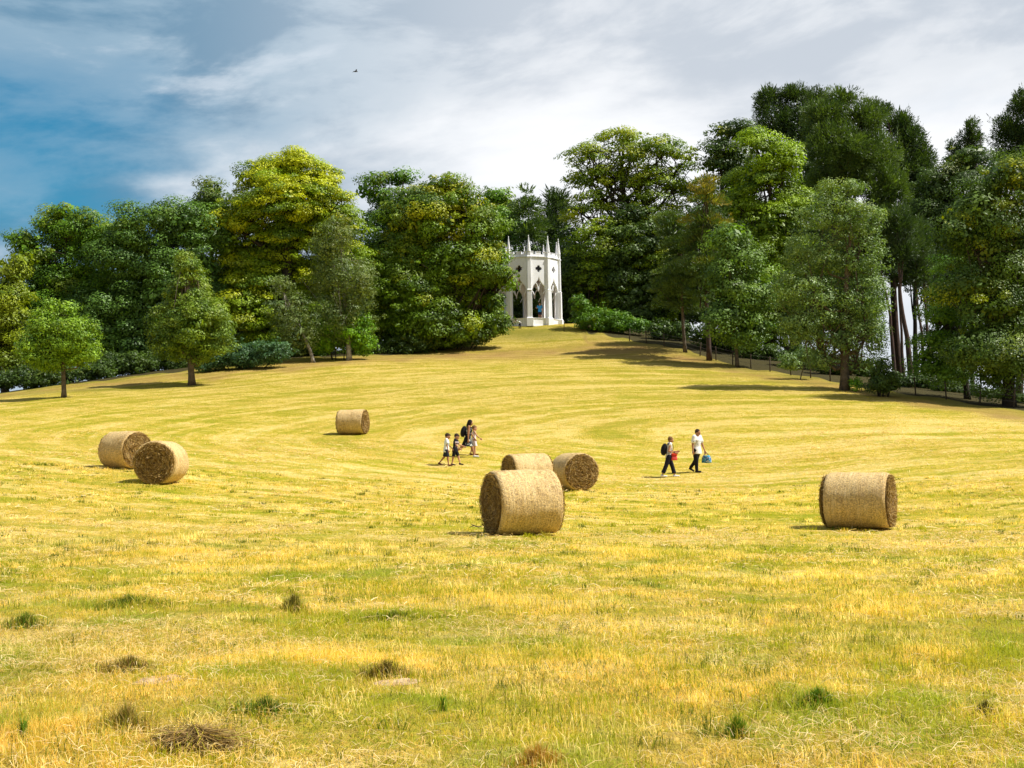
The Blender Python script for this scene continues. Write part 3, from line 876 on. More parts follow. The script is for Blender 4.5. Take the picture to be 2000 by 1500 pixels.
# young trees standing free on the grass
tree('young_tree', 'young round tree with a slim stem standing alone at the left edge of the field', 'tree', 'young trees on the grass', 'lime', 80, (125, 777),
     [(112, 632, 32, 24), (96, 604, 9, 16), (128, 602, 10, 12), (168, 642, 14, 14), (105, 655, 50, 42), (68, 680, 34, 32), (148, 660, 40, 40), (160, 690, 28, 26), (110, 700, 48, 24), (88, 635, 26, 30)], .17,
     [(.045, .12, .008), (.27, .43, .02)], .25, (.26, .34, .02), M_BARK, 1, .9)
tree('young_tree', 'young egg shaped tree, taller of the two standing on the grass', 'tree', 'young trees on the grass', 'lime', 90, (375, 752),
     [(363, 528, 20, 30), (358, 504, 7, 13), (382, 522, 8, 12), (338, 570, 14, 14), (368, 580, 42, 46), (352, 635, 58, 52), (392, 635, 56, 54), (332, 665, 38, 36), (415, 668, 38, 34), (375, 690, 46, 24)], .26,
     [(.030, .085, .008), (.24, .35, .03)], .3, (.24, .30, .02), M_BARK, 2, 1.0)

# left wood
tree('broadleaf_tree', 'yellowish bushy tree cut by the left edge of the photo', 'tree', GB, 'oak', 105, (10, 765),
     [(25, 590, 34, 45), (0, 650, 50, 60), (40, 690, 48, 45), (-35, 630, 50, 70), (22, 555, 16, 20), (36, 512, 9, 8), (24, 530, 9, 9)], .3, YG, .12, (.34, .36, .008), seed=3)
tree('broadleaf_tree', 'dark ragged tree with spiky outline, second from the left edge', 'tree', GB, 'oak', 112, (135, 750),
     [(108, 445, 38, 36), (158, 445, 34, 36), (200, 465, 34, 38), (72, 500, 38, 40), (130, 535, 75, 65), (60, 580, 45, 55), (150, 620, 85, 65), (190, 560, 55, 55), (128, 412, 14, 12), (45, 470, 14, 12)], .4, OAK, .25, (.22, .28, .008), seed=4)
tree('chestnut_tree', 'broad blue green tree with drooping leaf masses between the two young trees', 'tree', GB, 'oak', 109, (290, 745),
     [(258, 440, 46, 38), (320, 425, 42, 36), (372, 440, 42, 40), (412, 450, 38, 42), (240, 500, 58, 50), (310, 505, 70, 55), (380, 520, 58, 60), (200, 600, 55, 55), (275, 600, 72, 55), (180, 660, 48, 45), (255, 672, 55, 40), (335, 600, 55, 80), (405, 610, 50, 70)], .5, [(.024, .065, .012), (.14, .27, .03)], .12, (.17, .24, .012), seed=5)
tree('broadleaf_tree', 'small dark pointed treetop peeking over the left shoulder of the golden beech', 'tree', GB, 'oak', 124, (415, 725),
     [(414, 368, 15, 20), (400, 398, 26, 22), (430, 420, 38, 45), (400, 430, 30, 30)], .35, OAKD, .1, seed=6)
tree('beech_tree', 'great domed beech with golden yellow top, tallest tree of the left wood', 'tree', GB, 'beech', 110, (555, 722),
     [(570, 322, 50, 28), (515, 348, 55, 34), (625, 362, 52, 40), (560, 385, 105, 50), (465, 425, 60, 34), (655, 420, 48, 48), (440, 432, 40, 18), (560, 465, 125, 52), (540, 555, 125, 60), (600, 640, 105, 58), (480, 520, 68, 48), (470, 600, 66, 60), (670, 500, 42, 66), (520, 680, 100, 35)], .8, BEE, .42, GOLD, seed=7, dens=1.15)
tree('birch_tree', 'tall grey green birch with fine leaves and pale stem right of the golden beech', 'birch', GB, 'birch', 102, (682, 705),
     [(662, 440, 22, 24), (652, 478, 38, 40), (665, 545, 55, 55), (670, 620, 62, 50), (705, 555, 34, 50)], .22, BIR, .2, (.2, .2, .02), M_BARK_BIRCH, 8, 1.1, twigs=10)
tree('birch_tree', 'small leaning birch with a bare pale limb under the golden beech', 'birch', GB, 'birch', 100.5, (612, 705),
     [(552, 562, 22, 20), (572, 600, 30, 26), (582, 650, 42, 38), (545, 610, 18, 28)], .16, BIR, .1, (.2, .2, .02), M_BARK_BIRCH, 9, 1.0, trunk_top=(540, 548))
tree('oak_tree', 'thin loose oak crown with sky showing through, above the gap left of the chestnut', 'oak', GB, 'oak', 124, (760, 690),
     [(740, 352, 30, 12), (782, 346, 16, 9), (722, 366, 15, 18), (748, 388, 24, 14), (730, 440, 24, 34), (722, 520, 30, 60)], .35, OAK, .2, seed=10, dens=.8)
tree('chestnut_tree', 'huge rounded sweet chestnut tree overlapping the left side of the white temple', 'tree', GB, 'oak', 113, (850, 690),
     [(860, 372, 42, 28), (808, 398, 46, 36), (905, 400, 48, 34), (850, 430, 95, 50), (780, 435, 44, 42), (932, 440, 44, 42), (830, 500, 105, 60), (948, 492, 30, 40), (760, 510, 48, 60), (900, 520, 75, 42), (945, 540, 42, 34), (984, 548, 14, 18), (966, 600, 20, 36), (962, 490, 22, 34), (960, 640, 20, 14), (800, 580, 90, 60), (895, 590, 65, 45), (850, 630, 95, 45), (760, 640, 58, 45), (925, 640, 36, 26)], .8, [(.022, .062, .006), (.19, .315, .008)], .32, (.42, .42, .005), seed=11, dens=1.1)
tree('laurel_shrub', 'bright green laurel shrub at the foot of the birch', 'shrub', None, 'shrub', 102.5, (665, 697),
     [(648, 645, 40, 30), (690, 640, 36, 36), (630, 668, 30, 22), (700, 670, 36, 22), (660, 615, 16, 14)], .05, BRI, .1, seed=12)
tree('rhododendron_shrub', 'low wide blue green rhododendron bank right of the taller young tree', 'shrub', None, 'shrub', 98, (470, 722),
     [(430, 700, 36, 22), (480, 694, 42, 26), (532, 686, 34, 24), (400, 712, 22, 12)], .05, [(.03, .08, .03), (.09, .19, .07)], 0, seed=13)
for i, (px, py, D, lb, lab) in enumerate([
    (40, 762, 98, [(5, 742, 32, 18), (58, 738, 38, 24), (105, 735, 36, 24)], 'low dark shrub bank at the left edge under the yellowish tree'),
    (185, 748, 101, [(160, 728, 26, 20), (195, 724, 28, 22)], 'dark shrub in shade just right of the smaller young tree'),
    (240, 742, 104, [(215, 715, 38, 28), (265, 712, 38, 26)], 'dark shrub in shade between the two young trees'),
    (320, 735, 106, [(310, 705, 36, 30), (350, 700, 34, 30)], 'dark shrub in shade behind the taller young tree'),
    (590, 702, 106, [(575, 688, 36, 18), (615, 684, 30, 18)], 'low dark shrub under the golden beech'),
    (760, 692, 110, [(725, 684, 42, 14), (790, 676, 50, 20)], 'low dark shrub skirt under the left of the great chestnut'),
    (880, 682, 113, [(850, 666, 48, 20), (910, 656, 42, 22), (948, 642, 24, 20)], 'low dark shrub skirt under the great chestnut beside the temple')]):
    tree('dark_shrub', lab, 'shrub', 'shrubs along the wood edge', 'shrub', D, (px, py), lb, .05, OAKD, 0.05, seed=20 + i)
# trees further back that close the wood
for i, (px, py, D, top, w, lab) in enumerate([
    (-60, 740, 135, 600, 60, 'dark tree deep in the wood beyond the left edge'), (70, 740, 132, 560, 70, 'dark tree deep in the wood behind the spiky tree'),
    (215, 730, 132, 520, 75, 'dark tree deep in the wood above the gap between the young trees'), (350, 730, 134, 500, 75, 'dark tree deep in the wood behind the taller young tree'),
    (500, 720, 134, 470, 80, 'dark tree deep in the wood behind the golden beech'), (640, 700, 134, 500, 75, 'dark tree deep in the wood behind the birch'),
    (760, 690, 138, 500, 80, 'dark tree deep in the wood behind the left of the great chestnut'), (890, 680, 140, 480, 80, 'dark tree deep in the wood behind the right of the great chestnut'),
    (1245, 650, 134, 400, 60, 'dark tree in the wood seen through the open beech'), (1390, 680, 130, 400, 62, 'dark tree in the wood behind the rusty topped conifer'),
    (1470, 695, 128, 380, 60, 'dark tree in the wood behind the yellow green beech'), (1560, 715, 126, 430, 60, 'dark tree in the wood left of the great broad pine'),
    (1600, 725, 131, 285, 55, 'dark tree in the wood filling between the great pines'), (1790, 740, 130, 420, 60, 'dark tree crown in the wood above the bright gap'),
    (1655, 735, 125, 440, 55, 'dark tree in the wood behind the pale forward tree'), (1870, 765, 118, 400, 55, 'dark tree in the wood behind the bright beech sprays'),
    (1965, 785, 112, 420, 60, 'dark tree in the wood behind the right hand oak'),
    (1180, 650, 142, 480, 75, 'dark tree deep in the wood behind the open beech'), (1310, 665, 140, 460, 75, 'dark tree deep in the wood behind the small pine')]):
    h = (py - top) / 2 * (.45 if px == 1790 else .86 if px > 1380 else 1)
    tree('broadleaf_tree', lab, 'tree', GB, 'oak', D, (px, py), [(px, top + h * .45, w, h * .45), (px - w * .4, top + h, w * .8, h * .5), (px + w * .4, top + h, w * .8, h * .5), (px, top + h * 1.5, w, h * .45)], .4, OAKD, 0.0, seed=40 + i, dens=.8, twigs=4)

# behind and beside the temple
tree('oak_tree', 'round dark oak crown seen over the left corner of the temple', 'oak', GB, 'oak', 148, (975, 640),
     [(972, 388, 30, 18), (955, 420, 26, 36), (992, 428, 38, 42), (970, 500, 50, 70)], .4, OAK, .2, seed=60)
tree('fir_tree', 'pointed dark fir directly behind the temple', 'fir', GB, 'conifer', 143, (1032, 640),
     [(1029, 372, 5, 13), (1030, 400, 20, 20), (1032, 450, 34, 44), (1035, 540, 45, 60)], .3, PIN, .1, (.1, .14, .02), seed=61, limbs=False)
tree('pine_tree', 'dark pine with a double top behind the right of the temple', 'pine', GB, 'pine', 147, (1082, 640),
     [(1073, 384, 13, 13), (1092, 395, 20, 16), (1082, 440, 38, 46), (1090, 520, 48, 70)], .35, PIND, .05, (.08, .1, .02), seed=62)
tree('yew_tree', 'dark yew closing the view through the arches of the temple', 'tree', GB, 'oak', 138, (1055, 640),
     [(1000, 565, 48, 55), (1060, 560, 58, 75), (1118, 520, 40, 75), (1115, 600, 34, 45), (1010, 622, 44, 26), (1075, 624, 44, 26), (1050, 600, 50, 34)], .4, OAKD, .03, seed=63)
tree('beech_tree', 'tall open beech with visible limbs and yellow tips just right of the temple', 'tree', GB, 'beech', 135, (1268, 655),
     [(1212, 268, 46, 18), (1150, 300, 42, 20), (1290, 290, 46, 24), (1338, 312, 24, 22), (1180, 338, 50, 24), (1262, 342, 55, 28), (1135, 345, 28, 20), (1330, 360, 32, 28), (1172, 392, 44, 24), (1252, 398, 52, 30), (1120, 302, 18, 10), (1235, 300, 36, 22),
      (1300, 430, 55, 40, .5), (1190, 470, 72, 44), (1270, 500, 66, 55, .3), (1165, 540, 38, 40), (1230, 570, 75, 52), (1290, 585, 42, 46), (1125, 415, 20, 24, .6), (1150, 610, 28, 24, .4)], .75, BEE, .3, (.36, .40, .006), M_BARK_DARK, 64, .78, twigs=20)
tree('laurel_shrub', 'bright green laurel bank at the right foot of the temple', 'shrub', None, 'shrub', 120.5, (1185, 652),
     [(1150, 622, 34, 26), (1192, 628, 38, 22), (1232, 638, 32, 15), (1132, 592, 16, 18)], .05, [(.035, .11, .008), (.14, .28, .012)], .1, seed=65)
tree('pine_tree', 'small layered pine with bare thin trunk between the open beech and the rusty topped conifer', 'pine', GB, 'conifer', 108, (1338, 676),
     [(1312, 440, 30, 26), (1330, 485, 42, 34), (1335, 540, 56, 36), (1328, 588, 56, 24)], .17, PIN, .1, (.13, .18, .03), M_BARK, 66, .95, twigs=8)
tree('fir_tree', 'slender conifer with a rusty orange top, right of the open beech', 'fir', GB, 'conifer', 104, (1385, 692),
     [(1378, 352, 14, 14, .75), (1380, 385, 30, 20, .6), (1382, 428, 44, 18, .3), (1375, 468, 46, 26, .1), (1380, 520, 42, 32, .05), (1370, 562, 32, 22, 0)], .22, PIN, 0, (.34, .27, .03), M_BARK_PINE, 67, 1.0, twigs=8)
tree('broadleaf_tree', 'fresh green slim tree with low sprays right of the rusty topped conifer', 'tree', GB, 'oak', 100, (1440, 708),
     [(1420, 465, 32, 28), (1450, 500, 40, 36), (1430, 560, 50, 46), (1472, 570, 40, 46), (1425, 625, 45, 38), (1470, 640, 36, 34)], .16, [(.035, .09, .015), (.20, .33, .04)], .1, (.2, .26, .02), M_BARK, 68, .9)
tree('broadleaf_tree', 'dark pointed crown on the skyline left of the great pines', 'tree', GB, 'oak', 134, (1425, 700),
     [(1418, 258, 34, 18), (1452, 255, 28, 18), (1410, 310, 32, 42), (1442, 340, 46, 56), (1402, 400, 38, 48)], .4, OAKD, .1, seed=69)
tree('beech_tree', 'yellow green beech in front of the left great pine', 'tree', GB, 'beech', 112, (1505, 718),
     [(1478, 275, 38, 22), (1530, 305, 46, 30), (1490, 345, 60, 36), (1548, 400, 48, 40), (1450, 400, 38, 38), (1500, 440, 66, 42), (1520, 500, 66, 52), (1490, 580, 66, 58), (1545, 580, 45, 60), (1500, 640, 55, 40)], .6, BEE, .40, (.32, .46, .006), seed=70, dens=.95)
tree('pine_tree', 'leftmost of the great dark pines on the skyline', 'pine', GB, 'pine', 138, (1545, 740),
     [(1508, 190, 30, 16), (1552, 186, 26, 15), (1592, 200, 32, 22), (1530, 238, 52, 32), (1585, 260, 48, 38), (1490, 210, 14, 12)], .5, PIND, .05, (.08, .12, .03), M_BARK_PINE, 71, 1.1)
tree('pine_tree', 'great broad pine, central of the skyline pines, with layered grey green boughs', 'pine', GB, 'pine', 121, (1655, 745),
     [(1642, 192, 32, 16), (1608, 232, 46, 30), (1682, 232, 46, 32), (1640, 288, 76, 42), (1702, 300, 56, 46), (1640, 350, 58, 32), (1730, 370, 46, 46), (1722, 432, 50, 40), (1700, 480, 38, 38)], .55, PIN, .12, (.10, .14, .03), M_BARK_PINE, 72, 1.1)
tree('pine_tree', 'right hand great pine sloping down to the gap on the skyline', 'pine', GB, 'pine', 128, (1760, 745),
     [(1716, 218, 26, 15), (1755, 238, 26, 20), (1772, 280, 36, 36), (1742, 330, 52, 46), (1795, 320, 32, 38), (1802, 390, 40, 56), (1772, 450, 48, 58)], .5, PIND, .04, (.08, .12, .03), M_BARK_PINE, 73, 1.1)
tree('oak_tree', 'dark oak crown filling the dip between the great pines and the right hand oak', 'oak', GB, 'oak', 112, (1875, 765),
     [(1882, 308, 48, 18), (1840, 358, 44, 38), (1900, 358, 56, 42), (1822, 430, 46, 46), (1880, 430, 58, 48), (1795, 500, 46, 46), (1852, 520, 58, 42)], .45, OAKD, .08, seed=74)
tree('pine_tree', 'small distant spiky pine top in the dip of the skyline', 'pine', GB, 'pine', 139, (1895, 745),
     [(1895, 246, 11, 11), (1895, 270, 22, 14), (1890, 302, 34, 16), (1860, 288, 5, 8)], .3, PIND, 0, seed=75)
tree('pine_tree', 'tall dark pine cut by the right edge of the photo', 'pine', GB, 'pine', 119, (1985, 780),
     [(1996, 205, 22, 24), (1970, 252, 30, 30), (2012, 270, 38, 48), (1980, 318, 42, 32), (2040, 200, 40, 60), (2035, 330, 50, 60)], .45, PIND, .03, M_BARK_PINE and (.08, .12, .03), M_BARK_PINE, 76, 1.1)
tree('lime_tree', 'big pale grey green tree standing forward at the wood edge right of the fence', 'tree', GB, 'lime', 82, (1650, 757),
     [(1640, 372, 42, 20), (1620, 418, 68, 34), (1682, 430, 44, 40), (1592, 490, 72, 44), (1670, 500, 62, 45), (1558, 560, 48, 38), (1602, 590, 78, 50), (1688, 585, 46, 52), (1562, 640, 38, 38), (1640, 655, 62, 42), (1705, 660, 28, 42), (1600, 700, 34, 20), (1688, 708, 32, 18)], .32, LIM, .16, (.22, .28, .015), M_BARK, 77, .62)
tree('oak_tree', 'large dark green oak at the right edge with yellow leaves at the top', 'oak', GB, 'oak', 76, (1972, 802),
     [(1962, 342, 55, 34), (2022, 350, 58, 46), (1912, 400, 52, 40), (1970, 430, 76, 46), (1942, 500, 76, 52), (2012, 520, 68, 66), (1902, 562, 60, 40), (1960, 610, 84, 56), (1905, 672, 52, 45), (1970, 690, 74, 46), (2030, 650, 58, 78), (1940, 738, 42, 24), (1875, 455, 28, 22)], .38, [(.035, .08, .012), (.12, .20, .02)], .22, (.42, .46, .006), M_BARK_DARK, 78, .9)
tree('beech_tree', 'bright green drooping beech sprays left of the right hand oak', 'tree', GB, 'beech', 80, (1890, 788),
     [(1855, 520, 28, 14), (1860, 568, 44, 24), (1842, 620, 36, 26), (1832, 670, 36, 30), (1862, 718, 46, 26), (1812, 706, 26, 20)], .2, [(.05, .14, .008), (.19, .33, .014)], .15, (.2, .28, .01), seed=79, dens=.9)
for i, (px, py, D, r, top, lab) in enumerate([
    (1748, 742, 102, .19, 455, 'bare pine stem against the bright gap, leftmost of its row'), (1766, 742, 106, .16, 470, 'thin bare pine stem against the bright gap, second of its row'),
    (1780, 742, 100, .26, 440, 'thickest bare pine stem in the bright gap'), (1806, 742, 104, .17, 480, 'thin bare pine stem right of the thickest stem in the gap'),
    (1820, 742, 106, .20, 470, 'rightmost bare pine stem of the row in the gap'),
    (1505, 712, 112, .45, 520, 'thick dark trunk at the left in the shaded wood'), (1538, 720, 114, .30, 560, 'dark trunk in the shaded wood left of the pale forward tree'),
    (1612, 728, 112, .16, 540, 'thin dark trunk just left of the pale forward tree'), (1632, 730, 114, .16, 540, 'thin dark trunk behind the pale forward tree'),
    (1676, 738, 110, .16, 540, 'thin dark trunk just right of the pale forward tree')]):
    tree('pine_tree', lab, 'pine', 'bare stemmed pines at the bright gap', 'pine', D, (px, py), [(px - 26, top, 28, 34), (px - 14, top + 50, 24, 22)] if px > 1700 else [(px - 12, top, 30, 36), (px - 4, top + 48, 24, 22)], r, PIND, 0, seed=90 + i, bark=M_BARK_PINE if px > 1700 else M_BARK_DARK, twigs=5)
tree('yew_shrub', 'dense dark yew bush at the wood edge right of the pale forward tree', 'shrub', None, 'shrub', 79, (1718, 764),
     [(1715, 738, 26, 20), (1722, 712, 16, 16), (1736, 744, 16, 14), (1712, 754, 24, 12), (1732, 756, 18, 10)], .05, OAKD, 0, seed=101)
tree('sapling', 'small pale sapling by the fence left of the pale forward tree', 'tree', None, 'lime', 90, (1563, 738),
     [(1545, 712, 16, 9), (1578, 695, 24, 15), (1535, 705, 12, 10)], .05, LIM, 0, seed=102, bark=M_BARK)
tree('fern_clump', 'small yellow green fern clump at the foot of the pale forward tree', 'fern', None, 'shrub', 81.5, (1673, 758),
     [(1673, 748, 11, 9)], .02, BRI, .2, (.3, .34, .02), seed=103)
for i, (px, py, D, lb, lab) in enumerate([
    (1785, 765, 88, [(1762, 742, 32, 14), (1808, 748, 32, 16)], 'low dark hedge of brambles under the bare pine stems'),
    (1860, 778, 86, [(1850, 758, 30, 13), (1890, 764, 24, 11)], 'low dark brambles left of the right hand oak trunk'),
    (1550, 730, 108, [(1530, 705, 30, 22), (1590, 716, 26, 18)], 'dark undergrowth in the shaded wood behind the sapling'),
    (1300, 668, 118, [(1290, 644, 28, 20), (1330, 650, 26, 20)], 'dark undergrowth behind the trunk of the small layered pine'),
    (1400, 690, 112, [(1380, 658, 30, 24), (1425, 668, 30, 24)], 'dark undergrowth behind the trunk of the rusty topped conifer'),
    (1480, 706, 108, [(1465, 685, 26, 17), (1500, 692, 26, 18)], 'dark undergrowth between the fresh green slim tree and the thick dark trunk'),
    (1640, 742, 98, [(1618, 712, 30, 24), (1660, 718, 30, 24), (1695, 726, 22, 18)], 'dark undergrowth behind the trunk of the pale forward tree'),
    (1590, 730, 104, [(1570, 700, 30, 26), (1600, 705, 26, 24)], 'dark holly like bush deep in the shaded wood left of the pale forward tree'),
    (1840, 765, 92, [(1822, 740, 26, 18), (1862, 745, 28, 20)], 'dark brambles under the bright beech sprays'),
    (1930, 795, 84, [(1915, 770, 28, 16), (1950, 775, 26, 18)], 'dark undergrowth left of the trunk of the right hand oak'),
    (2010, 806, 80, [(1992, 785, 30, 18), (2035, 785, 30, 22)], 'dark undergrowth at the right edge of the photo')]):
    tree('bramble_shrub', lab, 'shrub', 'shrubs along the wood edge', 'shrub', D, (px, py), lb, .04, OAKD, 0, seed=110 + i)
print('leaves', LEAVES[0])

# ------------------------------------------------------------------ temple
def stone():
    m, T, b = new_mat('white_render')
    tc = T.add('ShaderNodeTexCoord').outputs['Object']
    x, y, z = T.xyz(tc)[:3]
    n = T.noise(tc, 1.8, 5, 0.65)
    st = T.noise(T.comb(T.math('MULTIPLY', x, 5.0), T.math('MULTIPLY', y, 5.0), T.math('MULTIPLY', z, 0.7)), 1.0, 5, 0.7)
    c = T.mix(T.ramp(n, .45, .75, 0, .45), (.86, .87, .90, 1), (.74, .74, .74, 1))
    c = T.mix(T.ramp(st, .54, .74, 0, .6), c, (.40, .38, .33, 1))
    T.set(b.inputs['Base Color'], c)
    b.inputs['Roughness'].default_value = .85
    bn = T.add('ShaderNodeBump'); bn.inputs['Strength'].default_value = .3; bn.inputs['Distance'].default_value = .02
    T.set(bn.inputs['Height'], T.noise(tc, 12, 4, .6)); T.l.new(bn.outputs[0], b.inputs['Normal'])
    return m
M_STONE = stone()
M_PLASTER = simple_mat('inner_plaster', (.42, .33, .26), (.30, .23, .18), 3, .9)

def flat_solid(name, outline, holes, th, mat, parent):
    """outline and holes are (x, z) loops; solid with thickness th along y"""
    cu = bpy.data.curves.new(name, 'CURVE'); cu.dimensions = '2D'; cu.fill_mode = 'BOTH'; cu.extrude = th / 2
    for lp in [outline] + list(holes):
        sp = cu.splines.new('POLY'); sp.points.add(len(lp) - 1)
        for p, (x, z) in zip(sp.points, lp): p.co = (x, z, 0, 1)
        sp.use_cyclic_u = True
    t = bpy.data.objects.new('t', cu); col.objects.link(t)
    bpy.context.view_layer.update()
    me = bpy.data.meshes.new_from_object(t.evaluated_get(bpy.context.evaluated_depsgraph_get()))
    bpy.data.objects.remove(t); bpy.data.curves.remove(cu)
    me.transform(Matrix.Rotation(R(90), 4, 'X'))
    me.materials.clear(); me.materials.append(mat)
    me.name = name
    return link(name, me, None, parent)

def bez(p0, p1, p2, p3, n=12):
    t = np.linspace(0, 1, n)[:, None]
    p0, p1, p2, p3 = map(np.array, (p0, p1, p2, p3))
    return [tuple(v) for v in (1 - t) ** 3 * p0 + 3 * (1 - t) ** 2 * t * p1 + 3 * (1 - t) * t * t * p2 + t ** 3 * p3]

def build_temple():
    c = P(1031, 637, 125.0)
    cx, cy = c[0], 125.0 + 0.4
    cz = min(Hs(cx + 3.2 * math.cos(a), cy + 3.2 * math.sin(a)) for a in np.linspace(0, 6.28, 12)) - 0.03
    root = empty('gothic_temple', (cx, cy, cz), 0)
    tag(root, 'white open gothic temple with pointed arches, pinnacles and battlements on the hilltop', 'temple')
    RV = 3.36; ap = RV * math.cos(math.pi / 10); fw = 2 * RV * math.sin(math.pi / 10)
    hw = fw / 2 + 0.02
    w = 0.76
    arch = [(-w, .85), (w, .85)] + bez((w, 3.45), (w, 4.35), (.10, 4.25), (0, 5.05)) + bez((0, 5.05), (-.10, 4.25), (-w, 4.35), (-w, 3.45))[1:]
    q = []
    for k in range(4):
        a0 = k * math.pi / 2
        for t in np.linspace(-1.9, 1.9, 9):
            q.append((.19 * math.cos(a0) + .165 * math.cos(a0 + t), 5.80 + .19 * math.sin(a0) + .165 * math.sin(a0 + t)))
    outline = [(-hw, 0), (hw, 0), (hw, 6.88), (-hw, 6.88)]
    a_off = R(-33)                       # azimuth of one vertex, measured from the viewer side
    wall0 = trac0 = None
    def bars():
        g = Geo()
        for sx in (-1, 1):
            b = bez((0, 3.5), (sx * .04, 4.05), (sx * .16, 4.35), (sx * .36, 4.42), 8)
            g.loft([(x, 0, z) for x, z in b], [.055] * 8, 6)
            b = bez((sx * w * .99, 3.62), (sx * w * .8, 3.55), (sx * w * .66, 3.35), (sx * w * .58, 3.15), 6)
            g.loft([(x, 0, z) for x, z in b], [.045, .045, .045, .04, .035, .03], 6)
            b = bez((sx * .36, 4.42), (sx * .55, 4.2), (sx * .62, 3.9), (sx * w * .97, 3.62), 6)
            g.loft([(x, 0, z) for x, z in b], [.035] * 6, 6)
        return g
    for k in range(10):
        am = a_off + R(18) + k * R(36)   # face azimuth: 0 looks at the camera (-Y), + to the right
        nx, ny = math.sin(am), -math.cos(am)
        if wall0 is None:
            o = flat_solid('wall_panel', outline, [arch, q], .30, M_STONE, root); wall0 = o
            # moulded edge round arch
            t = bars().build('tracery', M_STONE, o, True); t.location = (0, 0.02, 0); trac0 = t
        else:
            o = wall0.copy(); col.objects.link(o); o.parent = root
            t = trac0.copy(); col.objects.link(t); t.parent = o
        o.location = (nx * (ap - .15), ny * (ap - .15), 0)
        o.rotation_euler = (0, 0, am)
    # buttress
    prof = [(0, .66), (.82, .66), (.90, .48), (3.55, .44), (3.62, .50), (3.72, .36), (6.8, .33), (6.86, .42), (7.0, .42), (7.06, .32), (7.45, .32)]
    g = Geo()
    def sq(r, z): return [(-r, -r, z), (r, -r, z), (r, r, z), (-r, r, z)]
    i0 = g.addv(np.concatenate([np.array(sq(s / 2, z)) for z, s in prof]))
    j = np.arange(4); kk = (j + 1) % 4
    for i in range(len(prof) - 1):
        b = i0 + 4 * i
        g.addf(np.stack([b + j, b + kk, b + 4 + kk, b + 4 + j], 1))
    b = i0 + 4 * (len(prof) - 1); g.addf(np.array([[b, b + 1, b + 2, b + 3]]))
    but0 = g.build('buttress', M_STONE, root, bevel=.012)
    g = Geo()
    pts, rr = [], []
    z = 7.45; n = 13
    pts.append((0, 0, 7.45)); rr.append(.19)
    for i in range(n):
        f = i / n
        r = .175 * (1 - f) + .018
        z0 = 7.50 + i * (1.45 / n)
        pts += [(0, 0, z0), (0, 0, z0 + .05), (0, 0, z0 + .06)]
        rr += [r + .028 * (1 - f * .5), r + .02, r]
    pts.append((0, 0, 9.02)); rr.append(.045); pts.append((0, 0, 9.07)); rr.append(.05); pts.append((0, 0, 9.14)); rr.append(.008)
    g.loft(pts, rr, 8)
    pin0 = g.build('pinnacle', M_STONE, but0, False)
    for k in range(10):
        a = a_off + k * R(36)
        if k == 0: o = but0
        else:
            o = but0.copy(); col.objects.link(o); o.parent = root
            p = pin0.copy(); col.objects.link(p); p.parent = o
        o.location = (math.sin(a) * (RV - .02), -math.cos(a) * (RV - .02), 0)
        o.rotation_euler = (0, 0, a)
    # cornice, parapet with merlons: one course per face
    def course(z0, z1, rin, rout, seg):
        g = Geo()
        for a0, a1 in seg:
            i = g.addv([])
        return g
    cor = Geo(); par = Geo(); pl = Geo()
    def slab(g, am, x0, x1, r0, r1, z0, z1):
        n = np.array((math.sin(am), -math.cos(am), 0)); t = np.array((math.cos(am), math.sin(am), 0))
        v = [n * r + t * x + np.array((0, 0, z)) for z in (z0, z1) for (r, x) in ((r1, x0), (r1, x1), (r0, x1), (r0, x0))]
        i = g.addv(v)
        g.addf(i + np.array([(0, 3, 2, 1), (4, 5, 6, 7), (0, 1, 5, 4), (1, 2, 6, 5), (2, 3, 7, 6), (3, 0, 4, 7)]))
    e = fw / 2 - .19
    for k in range(10):
        am = a_off + R(18) + k * R(36)
        slab(cor, am, -e, e, ap - .35, ap + .05, 6.885, 6.95)
        slab(cor, am, -e, e, ap - .35, ap + .10, 6.953, 7.02)
        slab(par, am, -e, e, ap - .28, ap + .0, 7.023, 7.24)
        for x0, x1 in ((-e, -.54), (-.27, .27), (.54, e)):
            slab(par, am, x0, x1, ap - .26, ap - .01, 7.243, 7.47)
            slab(par, am, x0 - .015, x1 + .015, ap - .275, ap + .02, 7.473, 7.52)
        slab(pl, am, -e + .01, e - .01, ap + .003, ap + .07, 0, .12)
        slab(pl, am, -e + .05, e - .05, ap - .34, ap + .05, .80, .849)
    cor.build('cornice', M_STONE, root, bevel=.008); par.build('parapet', M_STONE, root, bevel=.008); pl.build('plinth', M_STONE, root, bevel=.008)
    g = Geo(); g.loft([(0, 0, 0.2), (0, 0, .79)], [3.02, 3.02], 10); g.build('floor', M_PLASTER, root)
    g = Geo(); g.loft([(0, 0, 5.2), (0, 0, 5.32)], [2.95, 2.95], 20); g.build('ceiling', M_PLASTER, root)
    g = Geo(); g.loft([(0, 0, 6.7), (0, 0, 6.86)], [2.95, 2.95], 20); g.build('roof', M_PLASTER, root)
    return cx, cy, cz
TX, TY, TZ = build_temple()

